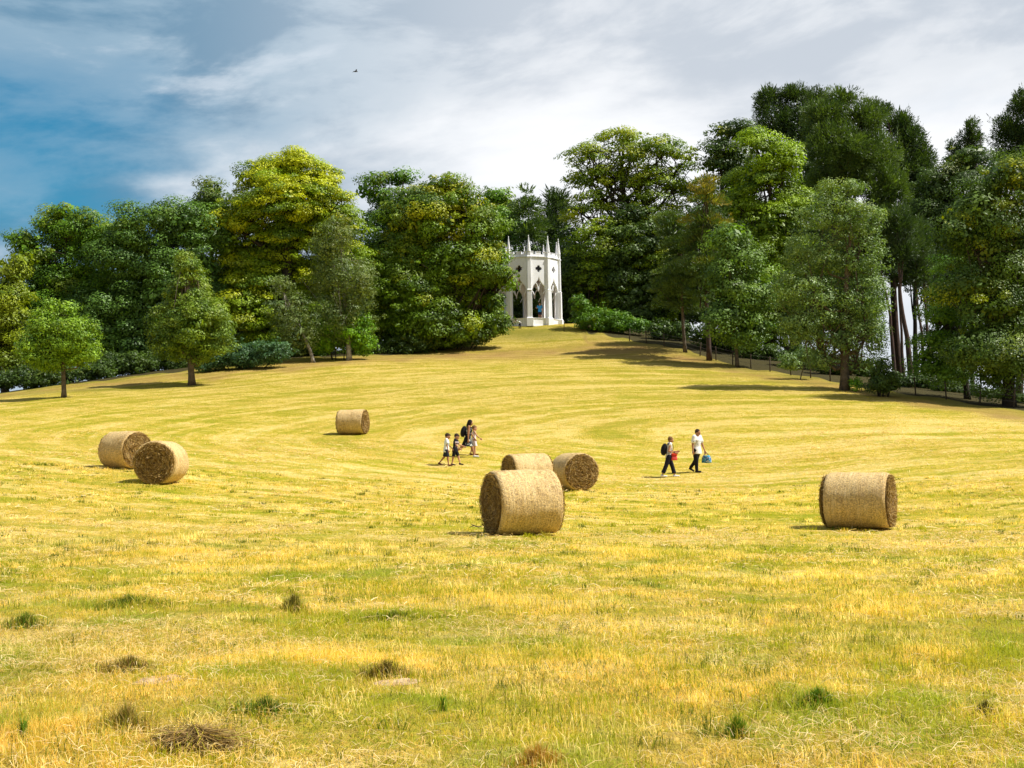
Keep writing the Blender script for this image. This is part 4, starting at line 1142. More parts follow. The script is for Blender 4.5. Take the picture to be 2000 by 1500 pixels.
# ------------------------------------------------------------------ hay bales
def mat_net():
    m, T, b = new_mat('bale_net_wrap')
    tc = T.add('ShaderNodeTexCoord').outputs['Object']
    x, y, z = T.xyz(tc)[:3]
    net = T.noise(T.comb(T.math('MULTIPLY', x, 26.0), y, z), 2.0, 3, .6)
    straw = T.noise(tc, 34, 5, .75)
    blot = T.noise(tc, 2.2, 5, .65)
    c = T.mix(T.ramp(straw, .32, .66), (.16, .080, .012, 1), (.80, .55, .19, 1))
    c = T.mix(T.ramp(net, .38, .74, .08, .42), c, (.90, .74, .45, 1))
    c = T.mix(T.ramp(blot, .50, .74, 0, .55), c, (.34, .20, .06, 1))
    T.set(b.inputs['Base Color'], c); b.inputs['Roughness'].default_value = .75
    bn = T.add('ShaderNodeBump'); bn.inputs['Strength'].default_value = .7; bn.inputs['Distance'].default_value = .02
    T.set(bn.inputs['Height'], T.math('ADD', straw, net)); T.l.new(bn.outputs[0], b.inputs['Normal'])
    return m
def mat_end():
    m, T, b = new_mat('bale_straw_end')
    tc = T.add('ShaderNodeTexCoord').outputs['Object']
    x, y, z = T.xyz(tc)[:3]
    r = T.math('SQRT', T.math('ADD', T.math('MULTIPLY', y, y), T.math('MULTIPLY', z, z)))
    ring = T.noise(T.comb(T.math('MULTIPLY', r, 20.0), y, z), 1.5, 4, .65, .6)
    n = T.noise(tc, 9, 5, .7)
    c = T.mix(T.ramp(ring, .38, .64), (.075, .038, .010, 1), (.44, .29, .09, 1))
    c = T.mix(T.ramp(n, .52, .72, 0, .6), c, (.10, .055, .015, 1))
    T.set(b.inputs['Base Color'], c); b.inputs['Roughness'].default_value = .9
    bn = T.add('ShaderNodeBump'); bn.inputs['Strength'].default_value = 1; bn.inputs['Distance'].default_value = .05
    T.set(bn.inputs['Height'], ring); T.l.new(bn.outputs[0], b.inputs['Normal'])
    return m
M_NET = mat_net(); M_END = mat_end()
STRAWC = [(.62, .44, .17), (.45, .29, .09), (.28, .16, .04), (.75, .58, .28)]

def bale(px, py, D, rz, label, seed, r=.65, w=1.22, hard=None, bulge=0.0, group='round hay bales on the meadow'):
    rng = np.random.default_rng(seed)
    c = P(px, py, D)
    gz = Hs(c[0], D)
    root = empty('hay_bale', (c[0], D, gz + r * .93), R(rz))
    tag(root, label, 'hay bale', group)
    def nz(p, s, o=0): return mnoise.noise(Vector((p[0] * s + seed * 3.1 + o, p[1] * s, p[2] * s)))
    # wrap: barrel with rolled shoulders, sagging a little
    xs = [-1, -.985, -.94, -.86] + list(np.linspace(-.75, .75, 14)) + [.86, .94, .985, 1]
    rr = [.90, .955, .985, 1.0] + [1.0 + .012 * math.cos(t * 2) for t in np.linspace(-.75, .75, 14)] + [1.0, .985, .955, .90]
    seg = 72
    V = []
    for x, k in zip(xs, rr):
        for j in range(seg):
            a = 2 * math.pi * j / seg
            p = [x * w / 2, math.sin(a) * r * k, math.cos(a) * r * k]
            d = 1 + .030 * nz(p, 1.6) + .016 * nz(p, 5) + .006 * nz(p, 16)
            p[1] *= d * 1.02; p[2] *= d
            if p[2] < -r * .9: p[2] = -r * .9 + (p[2] + r * .9) * .3
            V.append(p)
    i = np.arange(len(xs) - 1)[:, None] * seg; j = np.arange(seg)[None]
    k = (j + 1) % seg
    Fq = np.stack([(i + j).ravel(), (i + k).ravel(), (i + seg + k).ravel(), (i + seg + j).ravel()], 1)
    wr = link('net_wrap', np_mesh('net_wrap', V, Fq, True), M_NET, root)
    # fuzz of straw through the net, silhouettes the barrel
    n = 2600
    a = rng.uniform(0, 2 * np.pi, n); x = rng.uniform(-1, 1, n) * w / 2
    pos = np.stack([x, np.sin(a) * r * 1.015, np.cos(a) * r * 1.0], 1)
    pos = pos[pos[:, 2] > -r * .88]; n = len(pos)
    th = rng.uniform(0, 2 * np.pi, n)
    aa = np.arctan2(pos[:, 1], pos[:, 2])
    tng = np.stack([np.zeros(n), np.cos(aa), -np.sin(aa)], 1); nrm = np.stack([np.zeros(n), np.sin(aa), np.cos(aa)], 1)
    dv = tng * np.cos(th)[:, None] + np.array([1, 0, 0]) * np.sin(th)[:, None] + nrm * rng.normal(.10, .18, n)[:, None]
    bb = np.cross(nrm, dv)
    L = rng.uniform(.02, .07, n)[:, None]; W = .0035 * D / 24
    Vs = np.stack([pos - dv * L, pos + bb * W, pos + dv * L, pos - bb * W], 1).reshape(-1, 3)
    kf = np.arange(n) * 4
    me = np_mesh('straw_fuzz', Vs, np.stack([kf, kf + 1, kf + 2, kf + 3], 1))
    set_leafcol(me, cmix(rng, n, STRAWC + [(.8, .7, .5)]), 4)
    link('straw_fuzz', me, M_COLBLADE, root)
    for sgn in (-1, 1):
        V = []; nr = 20
        bl = bulge if sgn < 0 else .05
        for q in range(nr):
            f = 1 - q / (nr - 1)
            for j in range(seg):
                a = 2 * math.pi * j / seg
                p = [0, math.sin(a) * r * .925 * f, math.cos(a) * r * .925 * f]
                dx = .012 + bl * (1 - f * f) + .045 * nz(p, 5, sgn) * (f < .98) + .03 * math.sin(f * 34 + a + 2 * nz(p, 3)) * (.2 < f < .95) * .6 \
                    + bl * 1.4 * max(0, nz(p, 2.2, 5)) * (f < .95)
                p[0] = sgn * (w / 2 - .012 + dx * .8)
                p[2] = max(p[2], -r * .9)
                V.append(p)
        i = np.arange(nr - 1)[:, None] * seg; j = np.arange(seg)[None]; k = (j + 1) % seg
        Fq = np.stack([(i + j).ravel(), (i + k).ravel(), (i + seg + k).ravel(), (i + seg + j).ravel()], 1)
        if sgn > 0: Fq = Fq[:, ::-1]
        e = link('straw_end', np_mesh('straw_end', V, Fq, True), M_END, root)
        # curled straw on the end following the spiral
        n = 2600
        f = np.sqrt(rng.uniform(.01, 1, n)) * .93; a = rng.uniform(0, 2 * np.pi, n)
        al = rng.uniform(.06, .28, n) / (f + .25) * .6
        pts = []
        base = sgn * (w / 2 + bl * (1 - f * f) * .8 + rng.uniform(.0, .045, n))
        wob = rng.normal(0, .05, n); tilt = rng.normal(0, .022, n)
        for t in (-1, 0, 1):
            ff = f + wob * t * .6
            pts.append(np.stack([base + sgn * tilt * t, np.sin(a + al * t) * ff * r, np.cos(a + al * t) * ff * r], 1))
        W = .0042 * D / 24
        rad = np.stack([rng.normal(0, .4, n), np.sin(a), np.cos(a)], 1) * W
        Vs = np.stack([pts[0] - rad, pts[0] + rad, pts[1] + rad, pts[1] - rad, pts[2] + rad, pts[2] - rad], 1)
        Vs = Vs.reshape(-1, 3); Vs[:, 2] = np.maximum(Vs[:, 2], -r * .9)
        kf = np.arange(n) * 6
        me = np_mesh('loose_straw', Vs, np.concatenate([np.stack([kf, kf + 1, kf + 2, kf + 3], 1), np.stack([kf + 3, kf + 2, kf + 4, kf + 5], 1)]))
        set_leafcol(me, cmix(rng, n, [(.46, .30, .10), (.30, .18, .05), (.14, .08, .02), (.58, .42, .17)]), 6)
        link('loose_straw', me, M_COLBLADE, e)
    return root

bale(1020, 1041, 24, 20, 'largest looking round hay bale, in front at the centre, with its shaded end turned left', 1, r=.64, w=1.25)
bale(1680, 1033, 28, -27, 'hay bale standing alone at the right, straw bulging from its left end', 2, r=.64, w=1.36, bulge=.16)
bale(315, 945, 37, 87, 'nearer of the two hay bales at the left, round end facing the viewer', 3, r=.65, w=1.25)
bale(245, 916, 41.5, -35, 'farther of the two hay bales at the left, partly behind its neighbour', 4, r=.64, w=1.25)
bale(1030, 949, 40, 23, 'hay bale directly behind the front centre bale, its top showing over it', 5, r=.64, w=1.3)
bale(1122, 955, 42, -70, 'hay bale right behind the front centre bale with its rough round end facing right', 6, r=.64, w=1.3)
bale(689, 848, 64, -12, 'smallest looking and farthest hay bale, alone left of centre up the slope', 7, r=.65, w=1.35)

# ------------------------------------------------------------------ people
def cloth(name, c, c2=None, scale=8, fn=None):
    m, T, b = new_mat(name)
    tc = T.add('ShaderNodeTexCoord').outputs['Object']
    if fn: T.set(b.inputs['Base Color'], fn(T, tc))
    else: T.set(b.inputs['Base Color'], T.mix(T.noise(tc, scale, 3, .6), (*c, 1), (*(c2 or [v * .85 for v in c]), 1)))
    b.inputs['Roughness'].default_value = .85; b.inputs['Specular IOR Level'].default_value = .2
    bn = T.add('ShaderNodeBump'); bn.inputs['Strength'].default_value = .5; bn.inputs['Distance'].default_value = .02
    T.set(bn.inputs['Height'], T.noise(tc, 9, 3, .6)); T.l.new(bn.outputs[0], b.inputs['Normal'])
    return m
def spots(T, tc, base, ink, scale, lo, hi):
    return T.mix(T.ramp(T.noise(tc, scale, 2, .5), lo, hi), base, ink)
def chest_print(base, ink, z0, z1, scale=24, lo=.52):
    def fn(T, tc):
        x, y, z = T.xyz(tc)[:3]
        box = T.math('MULTIPLY', T.ramp(T.math('ABSOLUTE', T.math('SUBTRACT', z, (z0 + z1) / 2)), (z1 - z0) / 2 - .02, (z1 - z0) / 2, 1, 0), T.ramp(x, .03, .05))
        return T.mix(T.math('MULTIPLY', box, T.ramp(T.noise(tc, scale, 2, .5), lo, lo + .05)), base, ink)
    return fn
M_SKIN = cloth('skin', (.56, .31, .20), (.50, .26, .17))
M_SKIN_TAN = cloth('skin_tanned', (.42, .21, .12), (.36, .18, .10))
M_HAIR_BR = cloth('hair_brown', (.07, .038, .02), (.03, .018, .012), 30)
M_HAIR_LT = cloth('hair_fair', (.26, .15, .06), (.10, .05, .02), 30)
M_HAIR_BK = cloth('hair_dark', (.022, .014, .012), (.008, .006, .006), 30)
M_EYE = simple_mat('eye_dark', (.02, .015, .012), rough=.3)
M_LIP = simple_mat('lip', (.38, .13, .10))
M_WHITE = cloth('cotton_white', (.86, .86, .87))
M_TEE_PRINT = cloth('tee_white_print', None, fn=chest_print((.80, .80, .80, 1), (.10, .12, .16, 1), 1.0, 1.28, 26, .55))
M_TEE_BOY = cloth('tee_white_grey_print', None, fn=chest_print((.78, .82, .84, 1), (.30, .36, .38, 1), .78, .92, 14, .42))
M_TEE_BLACK = cloth('tee_black_print', None, fn=chest_print((.012, .012, .02, 1), (.75, .60, .60, 1), .68, .94, 18, .50))
M_NAVY = cloth('cloth_navy', (.025, .03, .055)); M_BLACK = cloth('cloth_black', (.012, .012, .016))
M_NAVYT = cloth('trousers_navy', (.016, .016, .032), (.01, .01, .02))
M_SHOE_D = cloth('shoe_dark', (.02, .016, .02)); M_SHOE_W = cloth('shoe_white', (.75, .72, .70)); M_SHOE_BR = cloth('sandal_brown', (.16, .05, .03))
M_BLUE = cloth('cloth_sky_blue', (.06, .33, .66), (.05, .27, .58))
M_PALE = cloth('cloth_pale_pink', (.72, .66, .70), (.60, .50, .55), 14)
M_FLORAL = cloth('dress_floral', None, fn=lambda T, tc: spots(T, tc, (.012, .014, .03, 1), (.55, .58, .52, 1), 16, .54, .58))
M_RED = cloth('bag_red', (.62, .045, .025), (.5, .03, .02)); M_RED2 = cloth('bag_coral', (.78, .10, .09), (.70, .08, .07))
M_BAGBLUE = cloth('bag_blue_print', None, fn=lambda T, tc: T.mix(T.ramp(T.noise(T.vmath('ADD', tc, (2, 2, 2)), 20, 2, .5), .56, .62), spots(T, tc, (.03, .12, .32, 1), (.10, .42, .60, 1), 13, .48, .54), (.72, .66, .70, 1)))

def rotx(v, ang):      # swing in the walking plane (x forward, z up); angle from straight down, + forward
    return np.array((math.sin(R(ang)) * v, 0, -math.cos(R(ang)) * v))

def person(label, px, py, D, Ht, rz, skin, hair, hairkind, legs, arms, top, bottom, shoes, torso_lean=4, head_tilt=8, child=False, group=None,
           fem=False, fat=1.0, base=None, extras=()):
    """legs: ((thigh, knee bend) near side -y, far side +y); arms: ((swing, elbow bend, outward), ...). faces +X locally"""
    c = P(px, py, D) if base is None else np.array(base)
    S = Ht
    hk = 1.22 if child else 1.0
    hipz, hy = .50 * S, .050 * S * fat
    J = {}
    lth, lsh = .235 * S, .225 * S
    low = 1e9
    for i, sy in enumerate((-1, 1)):
        th, kb = legs[i]
        h = np.array((0, sy * hy, hipz)); k = h + rotx(lth, th); a = k + rotx(lsh, th - kb)
        J[('h', sy)], J[('k', sy)], J[('a', sy)] = h, k, a
        low = min(low, a[2])
    shift = .042 * S - low
    for k in J: J[k] = J[k] + np.array((0, 0, shift))
    hz = hipz + shift
    tl = R(torso_lean)
    def T_(x, y, z): # torso frame: z measured up from hips
        return np.array((x * math.cos(tl) + z * math.sin(tl), y, hz + z * math.cos(tl) - x * math.sin(tl)))
    shy = (.098 if fem else .108) * S * (0.95 if child else 1)
    hr = .0655 * S * hk
    neck = T_(0, 0, .315 * S)
    ht = R(torso_lean + head_tilt)
    hc = T_(.004 * S, 0, .345 * S) + np.array((math.sin(ht), 0, math.cos(ht))) * hr * .72
    for i, sy in enumerate((-1, 1)):
        sw, eb, ab = arms[i]
        s = T_(0, sy * shy, .292 * S)
        u = rotx(.175 * S, sw); u = np.array((u[0], sy * .175 * S * math.sin(R(ab)), u[2] * math.cos(R(ab))))
        e = s + u
        f = rotx(.148 * S, sw + eb); f[1] = sy * .148 * S * math.sin(R(ab * .4))
        J[('s', sy)], J[('e', sy)], J[('w', sy)] = s, e, e + f
        J[('fd', sy)] = f / np.linalg.norm(f)
    def hv(v):
        x, y, z = v
        return np.array((x * math.cos(ht) + z * math.sin(ht), y, z * math.cos(ht) - x * math.sin(ht)))
    root = empty('person', (c[0], c[1], Hs(c[0], c[1]) if base is None else c[2]), R(rz))
    tag(root, label, 'person', group)
    g = Geo()
    f = fat
    tor = [(-.03, .060, .078), (.02, .066, .088), (.09, .056, .072), (.16, .060, .080), (.23, .064, .092), (.28, .050, .088), (.305, .036, .055), (.325, .028, .032)]
    g.loft([T_(0, 0, z * S) for z, _, _ in tor], [(a * S * f, b * S * f * (.95 if fem else 1)) for _, a, b in tor], 14)
    g.capsule(T_(-.004 * S, 0, .30 * S), hc - hv((0, 0, hr * .45)), .031 * S, .030 * S)
    g.ellipsoid(hc, (hr * .98, hr * .80, hr * 1.10), 16, 12)
    g.ellipsoid(hc + hv((hr * .28, 0, -hr * .50)), (hr * .66, hr * .62, hr * .58), 12, 8)       # jaw
    g.capsule(hc + hv((hr * .90, 0, hr * .02)), hc + hv((hr * 1.12, 0, -hr * .26)), hr * .09, hr * .14, 6)   # nose
    for sy in (-1, 1):
        g.ellipsoid(hc + hv((-hr * .05, sy * hr * .80, -hr * .08)), (hr * .16, hr * .10, hr * .26), 8, 6)          # ear
        h, k, a = J[('h', sy)], J[('k', sy)], J[('a', sy)]
        g.capsule(h, k, .056 * S * f, .034 * S * f); g.capsule(k, a, .033 * S * f, .020 * S)
        g.capsule(k + (a - k) * .15 + np.array((-.008 * S, 0, 0)), k + (a - k) * .5, .033 * S * f, .026 * S)
        # foot
        pitch = min(max((J[('a', sy)][2] - .042 * S) / (.1 * S), 0), 1) * 55
        fd = np.array((math.cos(R(pitch)), 0, -math.sin(R(pitch))))
        heel = a + np.array((-.018 * S, 0, -.018 * S)); toe = a + fd * .10 * S + np.array((0, 0, -.024 * S)) * (1 - pitch / 60)
        J[('heel', sy)], J[('toe', sy)] = heel, toe
        g.capsule(heel, toe, .021 * S, .016 * S)
        s, e, w = J[('s', sy)], J[('e', sy)], J[('w', sy)]
        g.capsule(s, e, .031 * S * f, .023 * S * f); g.capsule(e, w, .023 * S * f, .0145 * S)
        # palm, four fingers, thumb
        d = J[('fd', sy)]; nrm = np.array((0, -sy, 0)); sd = np.cross(d, nrm)
        sd /= np.linalg.norm(sd)
        pm = w + d * .045 * S
        g.loft([w, w + d * .02 * S, pm, pm + d * .008 * S], [(.015 * S, .012 * S), (.021 * S, .012 * S), (.024 * S, .011 * S), (.018 * S, .009 * S)], 10, up=sd)
        for q, ln in zip((-1.5, -.5, .5, 1.5), (.036, .046, .043, .033)):
            b0 = pm + sd * q * .011 * S
            b1 = b0 + d * ln * .5 * S + nrm * .004 * S; b2 = b1 + d * ln * .36 * S + nrm * ln * .34 * S
            g.loft([b0 - d * .01 * S, b1, b2], [.0058 * S, .0052 * S, .0044 * S], 6)
        t0 = w + d * .016 * S + sd * .017 * S
        g.loft([t0, t0 + d * .018 * S + sd * .014 * S, t0 + d * .040 * S + sd * .016 * S + nrm * .006 * S], [.0075 * S, .0065 * S, .005 * S], 6)
    g.build('body', skin, root, True, remesh=.0052 * S, sm=2)
    for sy in (-1, 1):
        g = Geo(); g.ellipsoid(hc + hv((hr * .88, sy * hr * .30, hr * .05)), (hr * .08, hr * .12, hr * .07), 8, 6); g.build('eye', M_EYE, root, True)
    g = Geo(); g.ellipsoid(hc + hv((hr * .90, 0, -hr * .48)), (hr * .07, hr * .24, hr * .05), 8, 6); g.build('mouth', M_LIP, root, True)
    # hair
    g = Geo()
    up = hv((-.22, 0, .26)) * hr
    g.ellipsoid(hc + up, (hr * .97, hr * .88, hr * 1.0), 16, 12)
    if hairkind == 'cap': g.ellipsoid(hc + hv((.45, 0, .62)) * hr, (hr * .62, hr * .62, hr * .30), 12, 6)
    if hairkind == 'long':
        g.loft([hc + hv((-.35, 0, .5)) * hr, hc + hv((-.55, 0, -.3)) * hr, hc + hv((-.65, 0, -1.2)) * hr, hc + hv((-.75, 0, -2.0)) * hr], [(hr * .7, hr * .8), (hr * .62, hr * .86), (hr * .45, hr * .8), (hr * .18, hr * .45)], 12)
        for sy in (-1, 1): g.loft([hc + hv((.2, sy * .6, .5)) * hr, hc + hv((.25, sy * .85, -.2)) * hr, hc + hv((.15, sy * .85, -1.0)) * hr, hc + hv((0, sy * .8, -1.7)) * hr], [hr * .35, hr * .28, hr * .24, hr * .1], 8)
    if hairkind == 'bun': g.ellipsoid(hc + hv((-.75, 0, .75)) * hr, (hr * .42, hr * .42, hr * .40), 10, 8)
    if hairkind == 'fringe': g.ellipsoid(hc + hv((.5, 0, .55)) * hr, (hr * .5, hr * .7, hr * .32), 12, 8)
    hb = g.build('hair', hair, root, True, remesh=.012 * S * hk * .8, sm=1)
    def arm_sleeve(g, frac, r0, r1):
        for sy in (-1, 1):
            s, e = J[('s', sy)], J[('e', sy)]
            g.capsule(s + (e - s) * -.03, s + (e - s) * frac, r0 * S * f, r1 * S * f)
    if top:
        kind, matt = top[:2]
        g = Geo()
        hem = {'tee': -.085, 'tank': -.03, 'dress': -.03, 'shirt': -.06}[kind]
        rows = [(hem, .094, .110), (.02, .086, .106), (.09, .072, .086), (.16, .076, .090), (.23, .078, .102), (.28, .058, .100), (.308, .040, .056)]
        if kind in ('tank', 'dress'): rows = [(a, b - .008, d - .006) for a, b, d in rows]; rows[-2] = (.275, .056, .086)
        if kind == 'dress':
            rows = [(-.20, .118, .112), (-.12, .100, .108)] + rows
        g.loft([T_(.002 * S, 0, z * S) if z > -.04 else T_(.002 * S, 0, -.04 * S) + np.array((0, 0, (z + .04) * S)) for z, _, _ in rows], [(a * S * f, b * S * f) for _, a, b in rows], 18)
        if kind in ('tee', 'shirt'): arm_sleeve(g, .58, .046, .046)
        elif kind == 'tank' : arm_sleeve(g, .14, .040, .038)
        g.build({'tee': 'shirt', 'tank': 'top', 'dress': 'dress', 'shirt': 'shirt'}[kind], matt, root, True, remesh=.0095 * S, sm=2)
    if bottom:
        kind, matt = bottom
        g = Geo()
        g.loft([T_(0, 0, z * S) for z in (-.06, -.02, .03, .07)], [(.068 * S * f, .094 * S * f), (.075 * S * f, .097 * S * f), (.070 * S * f, .092 * S * f), (.062 * S * f, .080 * S * f)], 16)
        for sy in (-1, 1):
            h, k, a = J[('h', sy)], J[('k', sy)], J[('a', sy)]
            if kind == 'shorts': g.loft([h, h + (k - h) * .5, k + (k - h) * -.06], [.066 * S * f, .060 * S * f, .054 * S * f], 12)
            elif kind == 'long':
                g.capsule(h, k, .065 * S * f, .048 * S * f); g.loft([k - (k - h) * .02, k + (a - k) * .5, a + (a - k) * .02], [.047 * S * f, .040 * S, .036 * S], 12)
            elif kind == 'crop':
                g.capsule(h, k, .066 * S * f, .050 * S * f); g.loft([k - (k - h) * .02, k + (a - k) * .4, k + (a - k) * .78], [.049 * S * f, .048 * S, .052 * S], 12)
            elif kind == 'legging': g.capsule(h, h + (k - h) * .85, .064 * S * f, .044 * S * f)
        g.build('shorts' if kind in ('shorts', 'legging') else 'trousers', matt, root, True, remesh=.0095 * S, sm=1)
    if shoes:
        for sy in (-1, 1):
            g = Geo()
            g.capsule(J[('heel', sy)], J[('toe', sy)], .027 * S, .021 * S)
            g.capsule(J[('heel', sy)] + np.array((.012 * S, 0, .004 * S)), J[('a', sy)], .025 * S, .024 * S)
            g.build('shoe', shoes, root, True, remesh=.007 * S, sm=1)
    return root, J, T_, hc, hr

def placed(o, ref):   # item carried: its own thing, at the person's place
    o.location = ref.location; o.rotation_euler = ref.rotation_euler
    return o

def backpack(ref, T_, S, label, k=1.0, slant=0):
    root = placed(empty('backpack'), ref); tag(root, label, 'backpack', 'backpacks worn by the walkers')
    g = Geo()
    for_ = [(.04, .03, .06), (.05, .062, .088), (.12, .075, .092), (.20, .070, .088), (.27, .048, .072), (.29, .02, .04)]
    g.loft([T_((-.072 - a * .72) * S * k, 0, z * S) for z, a, b in for_], [(a * S * k, b * S * k) for z, a, b in for_], 14)
    g.build('bag_body', M_BLACK, root, True, remesh=.012, sm=2)
    g = Geo(); g.loft([T_(-.175 * S * k, 0, z * S) for z in (.06, .08, .15, .17)], [(.01 * S, .03 * S), (.022 * S, .062 * S), (.020 * S, .058 * S), (.008 * S, .03 * S)], 10); g.build('front_pocket', M_NAVY, root, True)
    for sy in (-1, 1):
        g = Geo(); g.loft([T_(-.06 * S, sy * .062 * S, .265 * S), T_(-.01 * S, sy * .068 * S, .325 * S), T_(.06 * S, sy * .070 * S, .285 * S), T_(.088 * S, sy * .072 * S, .20 * S), T_(.03 * S, sy * .098 * S, .10 * S), T_(-.05 * S, sy * .08 * S, .07 * S)], [(.006 * S, .016 * S)] * 6, 6, up=(0, 0, 1))
        g.build('strap', M_BLACK, root, True)
    return root

# the family group left of the centre bales
GP = 'walkers crossing the meadow'
person('boy in white T-shirt and navy shorts walking, leftmost of the family group', 872, 909, 48.5, 1.30, 0, M_SKIN_TAN, M_HAIR_BR, 'cap',
       ((12, 8), (-16, 26)), ((4, 10, 8), (18, 25, 8)), ('tee', M_TEE_BOY), ('shorts', M_NAVY), M_SHOE_BR, 4, 18, True, GP)
person('boy in black T-shirt with pale print, between the boy in white and the woman', 889, 907, 48.8, 1.27, -8, M_SKIN, M_HAIR_BR, 'fringe',
       ((-10, 4), (24, 12)), ((16, 30, 10), (30, 40, 8)), ('tee', M_TEE_BLACK), ('shorts', M_BLACK), M_SHOE_D, 6, 20, True, GP)
wr, J, T_, hc, hr = person('long haired woman in black and white floral dress leading two boys', 914, 893, 51, 1.66, 0, M_SKIN_TAN, M_HAIR_BK, 'long',
       ((-32, 22), (26, 12)), ((-6, 4, 6), (14, 20, 6)), ('dress', M_FLORAL), ('legging', M_BLACK), M_SHOE_W, 8, 14, False, GP, True, 1.12)
backpack(wr, T_, 1.66, 'rounded black backpack on the back of the woman in the floral dress')
g = Geo(); g.loft([T_(0, 0, .085 * 1.66), T_(0, 0, .115 * 1.66)], [(.078 * 1.66 * 1.12, .092 * 1.66 * 1.12)] * 2, 18); g.build('belt', M_BLACK, wr, True)
person('child in pale pink clothes half hidden behind the woman in the floral dress', 926, 891, 51.8, 1.25, 5, M_SKIN, M_HAIR_LT, 'fringe',
       ((6, 4), (-10, 10)), ((30, 20, 14), (34, 16, 10)), ('dress', M_PALE), None, M_SHOE_BR, 2, 8, True, GP, True)
# the couple on the right
wr, J, T_, hc, hr = person('fair haired woman in white top and dark cropped trousers, left of the man', 1307, 932, 47.5, 1.64, 4, M_SKIN_TAN, M_HAIR_LT, 'bun',
       ((-20, 4), (22, 8)), ((-18, 92, 14), (10, 80, 8)), ('tank', M_WHITE), ('crop', M_NAVYT), M_SHOE_W, 6, 16, False, GP, True, 1.0)
backpack(wr, T_, 1.64, 'black backpack on the back of the fair haired woman in white', 1.0)
g = Geo(); e, w = J[('e', -1)], J[('w', -1)]; g.loft([e + (w - e) * .82, e + (w - e) * .96], [.030, .028], 10); g.build('wristband', M_BLACK, wr, True)
rb = placed(empty('shoulder_bag'), wr); tag(rb, 'red and coral bag hanging in front of the fair haired woman', 'bag')
def softbox(cx, cy, cz, sx, sy, sz, name, m, par, taper=.88):
    g = Geo()
    def rr(s, z): 
        a = np.arange(20) / 20 * 2 * math.pi
        c_, s_ = np.cos(a), np.sin(a)
        return np.stack([cx + np.sign(c_) * np.abs(c_) ** .45 * sx * s, cy + np.sign(s_) * np.abs(s_) ** .45 * sy * s, np.full(20, cz + z)], 1)
    rings = [(.75, -sz), (.97, -sz * .93), (1, -sz * .6), (.97, 0), (taper, sz * .9), (taper * .8, sz)]
    i0 = g.addv(np.concatenate([rr(s, z) for s, z in rings])); j = np.arange(20); k = (j + 1) % 20
    for i in range(5): g.addf(np.stack([i0 + i * 20 + j, i0 + i * 20 + k, i0 + (i + 1) * 20 + k, i0 + (i + 1) * 20 + j], 1))
    g.addf((i0 + j[::-1])[None]); g.addf((i0 + 100 + j)[None])
    return g.build(name, m, par, True)
hz = T_(0, 0, 0)[2]
softbox(.19, -.10, hz - .06, .115, .07, .085, 'bag_body', M_RED2, rb)
softbox(.19, -.10, hz + .075, .118, .074, .055, 'flap', M_RED, rb, .95)
g = Geo(); g.loft([(.09, -.14, hz + .10), T_(.06, -.09, .30), T_(.0, .10, .52), T_(-.06, .12, .50), T_(-.10, .02, .25), (.08, .02, hz + .08)], [(.004, .014)] * 6, 6); g.build('strap', M_RED, rb, True)
mn, J, T_, hc, hr = person('man in loose white T-shirt with small print and black trousers, rightmost walker', 1362, 925, 49, 1.77, -42, M_SKIN_TAN, M_HAIR_BR, 'short',
       ((4, 2), (-16, 26)), ((-8, 14, 12), (12, 8, 14)), ('tee', M_TEE_PRINT), ('long', M_BLACK), M_SHOE_D, 3, 18, False, GP, False, 1.1)
bb = placed(empty('holdall_bag'), mn); tag(bb, 'blue patterned carrier bag held low by the man in the white T-shirt', 'bag')
w = J[('w', 1)] + J[('fd', 1)] * .09
softbox(w[0] + .02, w[1] + .03, w[2] - .26, .20, .10, .15, 'bag_body', M_BAGBLUE, bb, .72)
for oy in (-.05, .09):
    g = Geo(); g.loft([(w[0] - .10, w[1] + .02 + oy * .5, w[2] - .13), (w[0] - .02, w[1] + .0, w[2] + .0), (w[0] + .04, w[1] + .0, w[2] + .0), (w[0] + .13, w[1] + .02 + oy * .5, w[2] - .13)], [.009] * 4, 6); g.build('handle', M_NAVY, bb, True)
# at the temple
b = P(1054.5, 619, 123.6)
person('person in sky blue shirt and dark shorts standing inside the temple arch', 0, 0, 0, 1.70, -100, M_SKIN, M_HAIR_LT, 'short',
       ((2, 0), (-2, 2)), ((30, 70, 20), (-4, 8, 12)), ('shirt', M_BLUE), ('shorts', M_NAVY), M_SHOE_BR, 0, 6, False, None, False, 1.1, base=(b[0], 123.3, TZ + .79))
b = P(1016, 637, 120.9)
person('child in white shirt and dark trousers bending forward at the foot of the temple', 0, 0, 0, 1.15, 172, M_SKIN, M_HAIR_BR, 'short',
       ((26, 30), (-6, 6)), ((70, 20, 8), (50, 20, 8)), ('tee', M_WHITE), ('long', M_NAVYT), M_SHOE_D, 62, -20, True, None, False, 1.0, base=(b[0], 120.9, Hs(b[0], 120.9)))

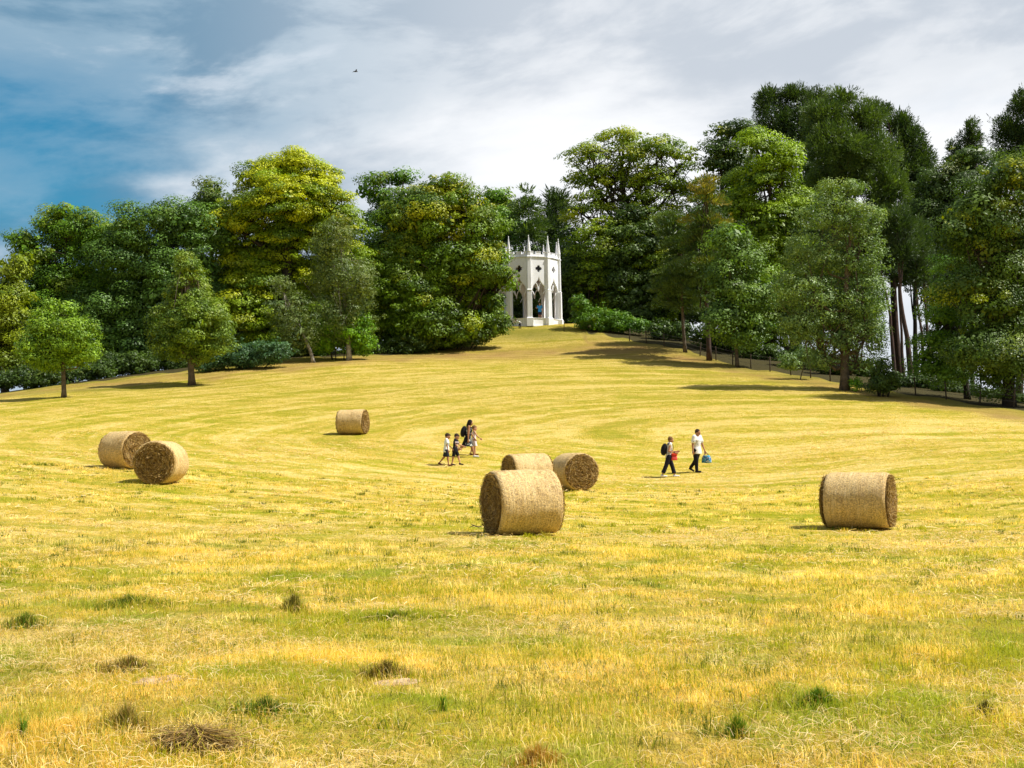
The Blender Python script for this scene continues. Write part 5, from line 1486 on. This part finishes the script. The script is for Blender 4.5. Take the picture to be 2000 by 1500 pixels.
# ------------------------------------------------------------------ fence along the right wood edge
M_POST = simple_mat('fence_post_wood', (.10, .075, .05), (.05, .038, .028), 10, .9)
M_WIRE = simple_mat('fence_wire', (.16, .15, .14), rough=.5)
def fence(pts, spacing, h, name_label):
    pts = np.array([[(P(px, 700, D))[0], D] for px, D in pts])
    seg = np.linalg.norm(np.diff(pts, axis=0), axis=1); cum = np.concatenate([[0], np.cumsum(seg)])
    n = int(cum[-1] / spacing) + 1
    s = np.linspace(0, cum[-1], n)
    X = np.interp(s, cum, pts[:, 0]); Y = np.interp(s, cum, pts[:, 1]); Z = H(X, Y)
    o0 = np.array((X[0], Y[0], Z[0]))
    root = empty('wire_fence', o0); tag(root, name_label, 'fence')
    rng = np.random.default_rng(5)
    g = Geo(); g.loft([(0, 0, -.2), (0, 0, h * .5), (0.01, 0, h), (0.01, 0, h + .03)], [.05, .048, .045, .02], 7)
    me = g.mesh('post', True); me.materials.append(M_POST)
    tops = []
    for i in range(n):
        p = bpy.data.objects.new('post', me); col.objects.link(p); p.parent = root
        p.location = (X[i] - o0[0], Y[i] - o0[1], Z[i] - o0[2]); p.rotation_euler = (rng.normal(0, .05), rng.normal(0, .05), rng.uniform(0, 6))
    g = Geo()
    for hh in (.35, .65, .95):
        g.loft(np.stack([X - o0[0], Y - o0[1] - .05, Z - o0[2] + hh * h], 1), [.009] * n, 4)
    g.build('wire', M_WIRE, root)
fence([(1230, 115.5), (1290, 111.5), (1335, 109), (1380, 105.5), (1425, 102), (1500, 97), (1560, 93.5), (1620, 89.5)], 2.6, 1.15, 'dark post and wire fence running down the wood edge from the temple mound')
fence([(1735, 83), (1800, 80), (1880, 77.2), (1960, 74.5), (2040, 71.5)], 2.4, 1.15, 'low shaded post and wire fence in front of the right hand oak')
g = Geo(); c = P(1102, 655, 119.5)
g.loft([(0, 0, -.1), (0, 0, .9), (0, 0, .95)], [.035, .03, .01], 6)
o = g.build('marker_stake', M_POST, None, True); o.location = (c[0], 119.5, Hs(c[0], 119.5)); tag(o, 'thin dark stake in the grass below the right corner of the temple', 'stake')

# twig on the grass left of the front bale
c = P(927, 1020, 25.6)
g = Geo(); g.loft([(-.12, 0, .04), (-.02, .02, .08), (.08, 0, .05), (.16, .03, .07)], [.008, .012, .012, .006], 5); g.loft([(-.02, .02, .08), (-.08, .0, .12)], [.01, .004], 5)
o = g.build('twig', M_BARK_DARK, None, True); o.location = (c[0], 25.6, Hs(c[0], 25.6)); tag(o, 'small dark twig lying on the grass left of the front bale', 'twig')

# bird in the sky
c = P(694, 140, 90)
root = empty('bird', c, R(25)); tag(root, 'tiny dark bird flying high in the sky left of centre', 'bird')
M_BIRD = simple_mat('feather_dark', (.02, .02, .025), (.04, .035, .035), 30, .7)
g = Geo(); g.loft([(-.17, 0, 0), (-.08, 0, .0), (.02, 0, .01), (.10, 0, .02), (.16, 0, .025), (.20, 0, .02)], [(.03, .008), .028, .042, .03, .026, .006], 10)
g.build('body', M_BIRD, root, True)
for sy in (-1, 1):
    g = Geo(); g.loft([(.02, sy * .02, .02), (.05, sy * .14, .10), (-.01, sy * .26, .10), (-.10, sy * .40, .04)], [(.055, .008), (.05, .007), (.038, .005), (.006, .002)], 8, up=(1, 0, 0))
    g.build('wing', M_BIRD, root, True)
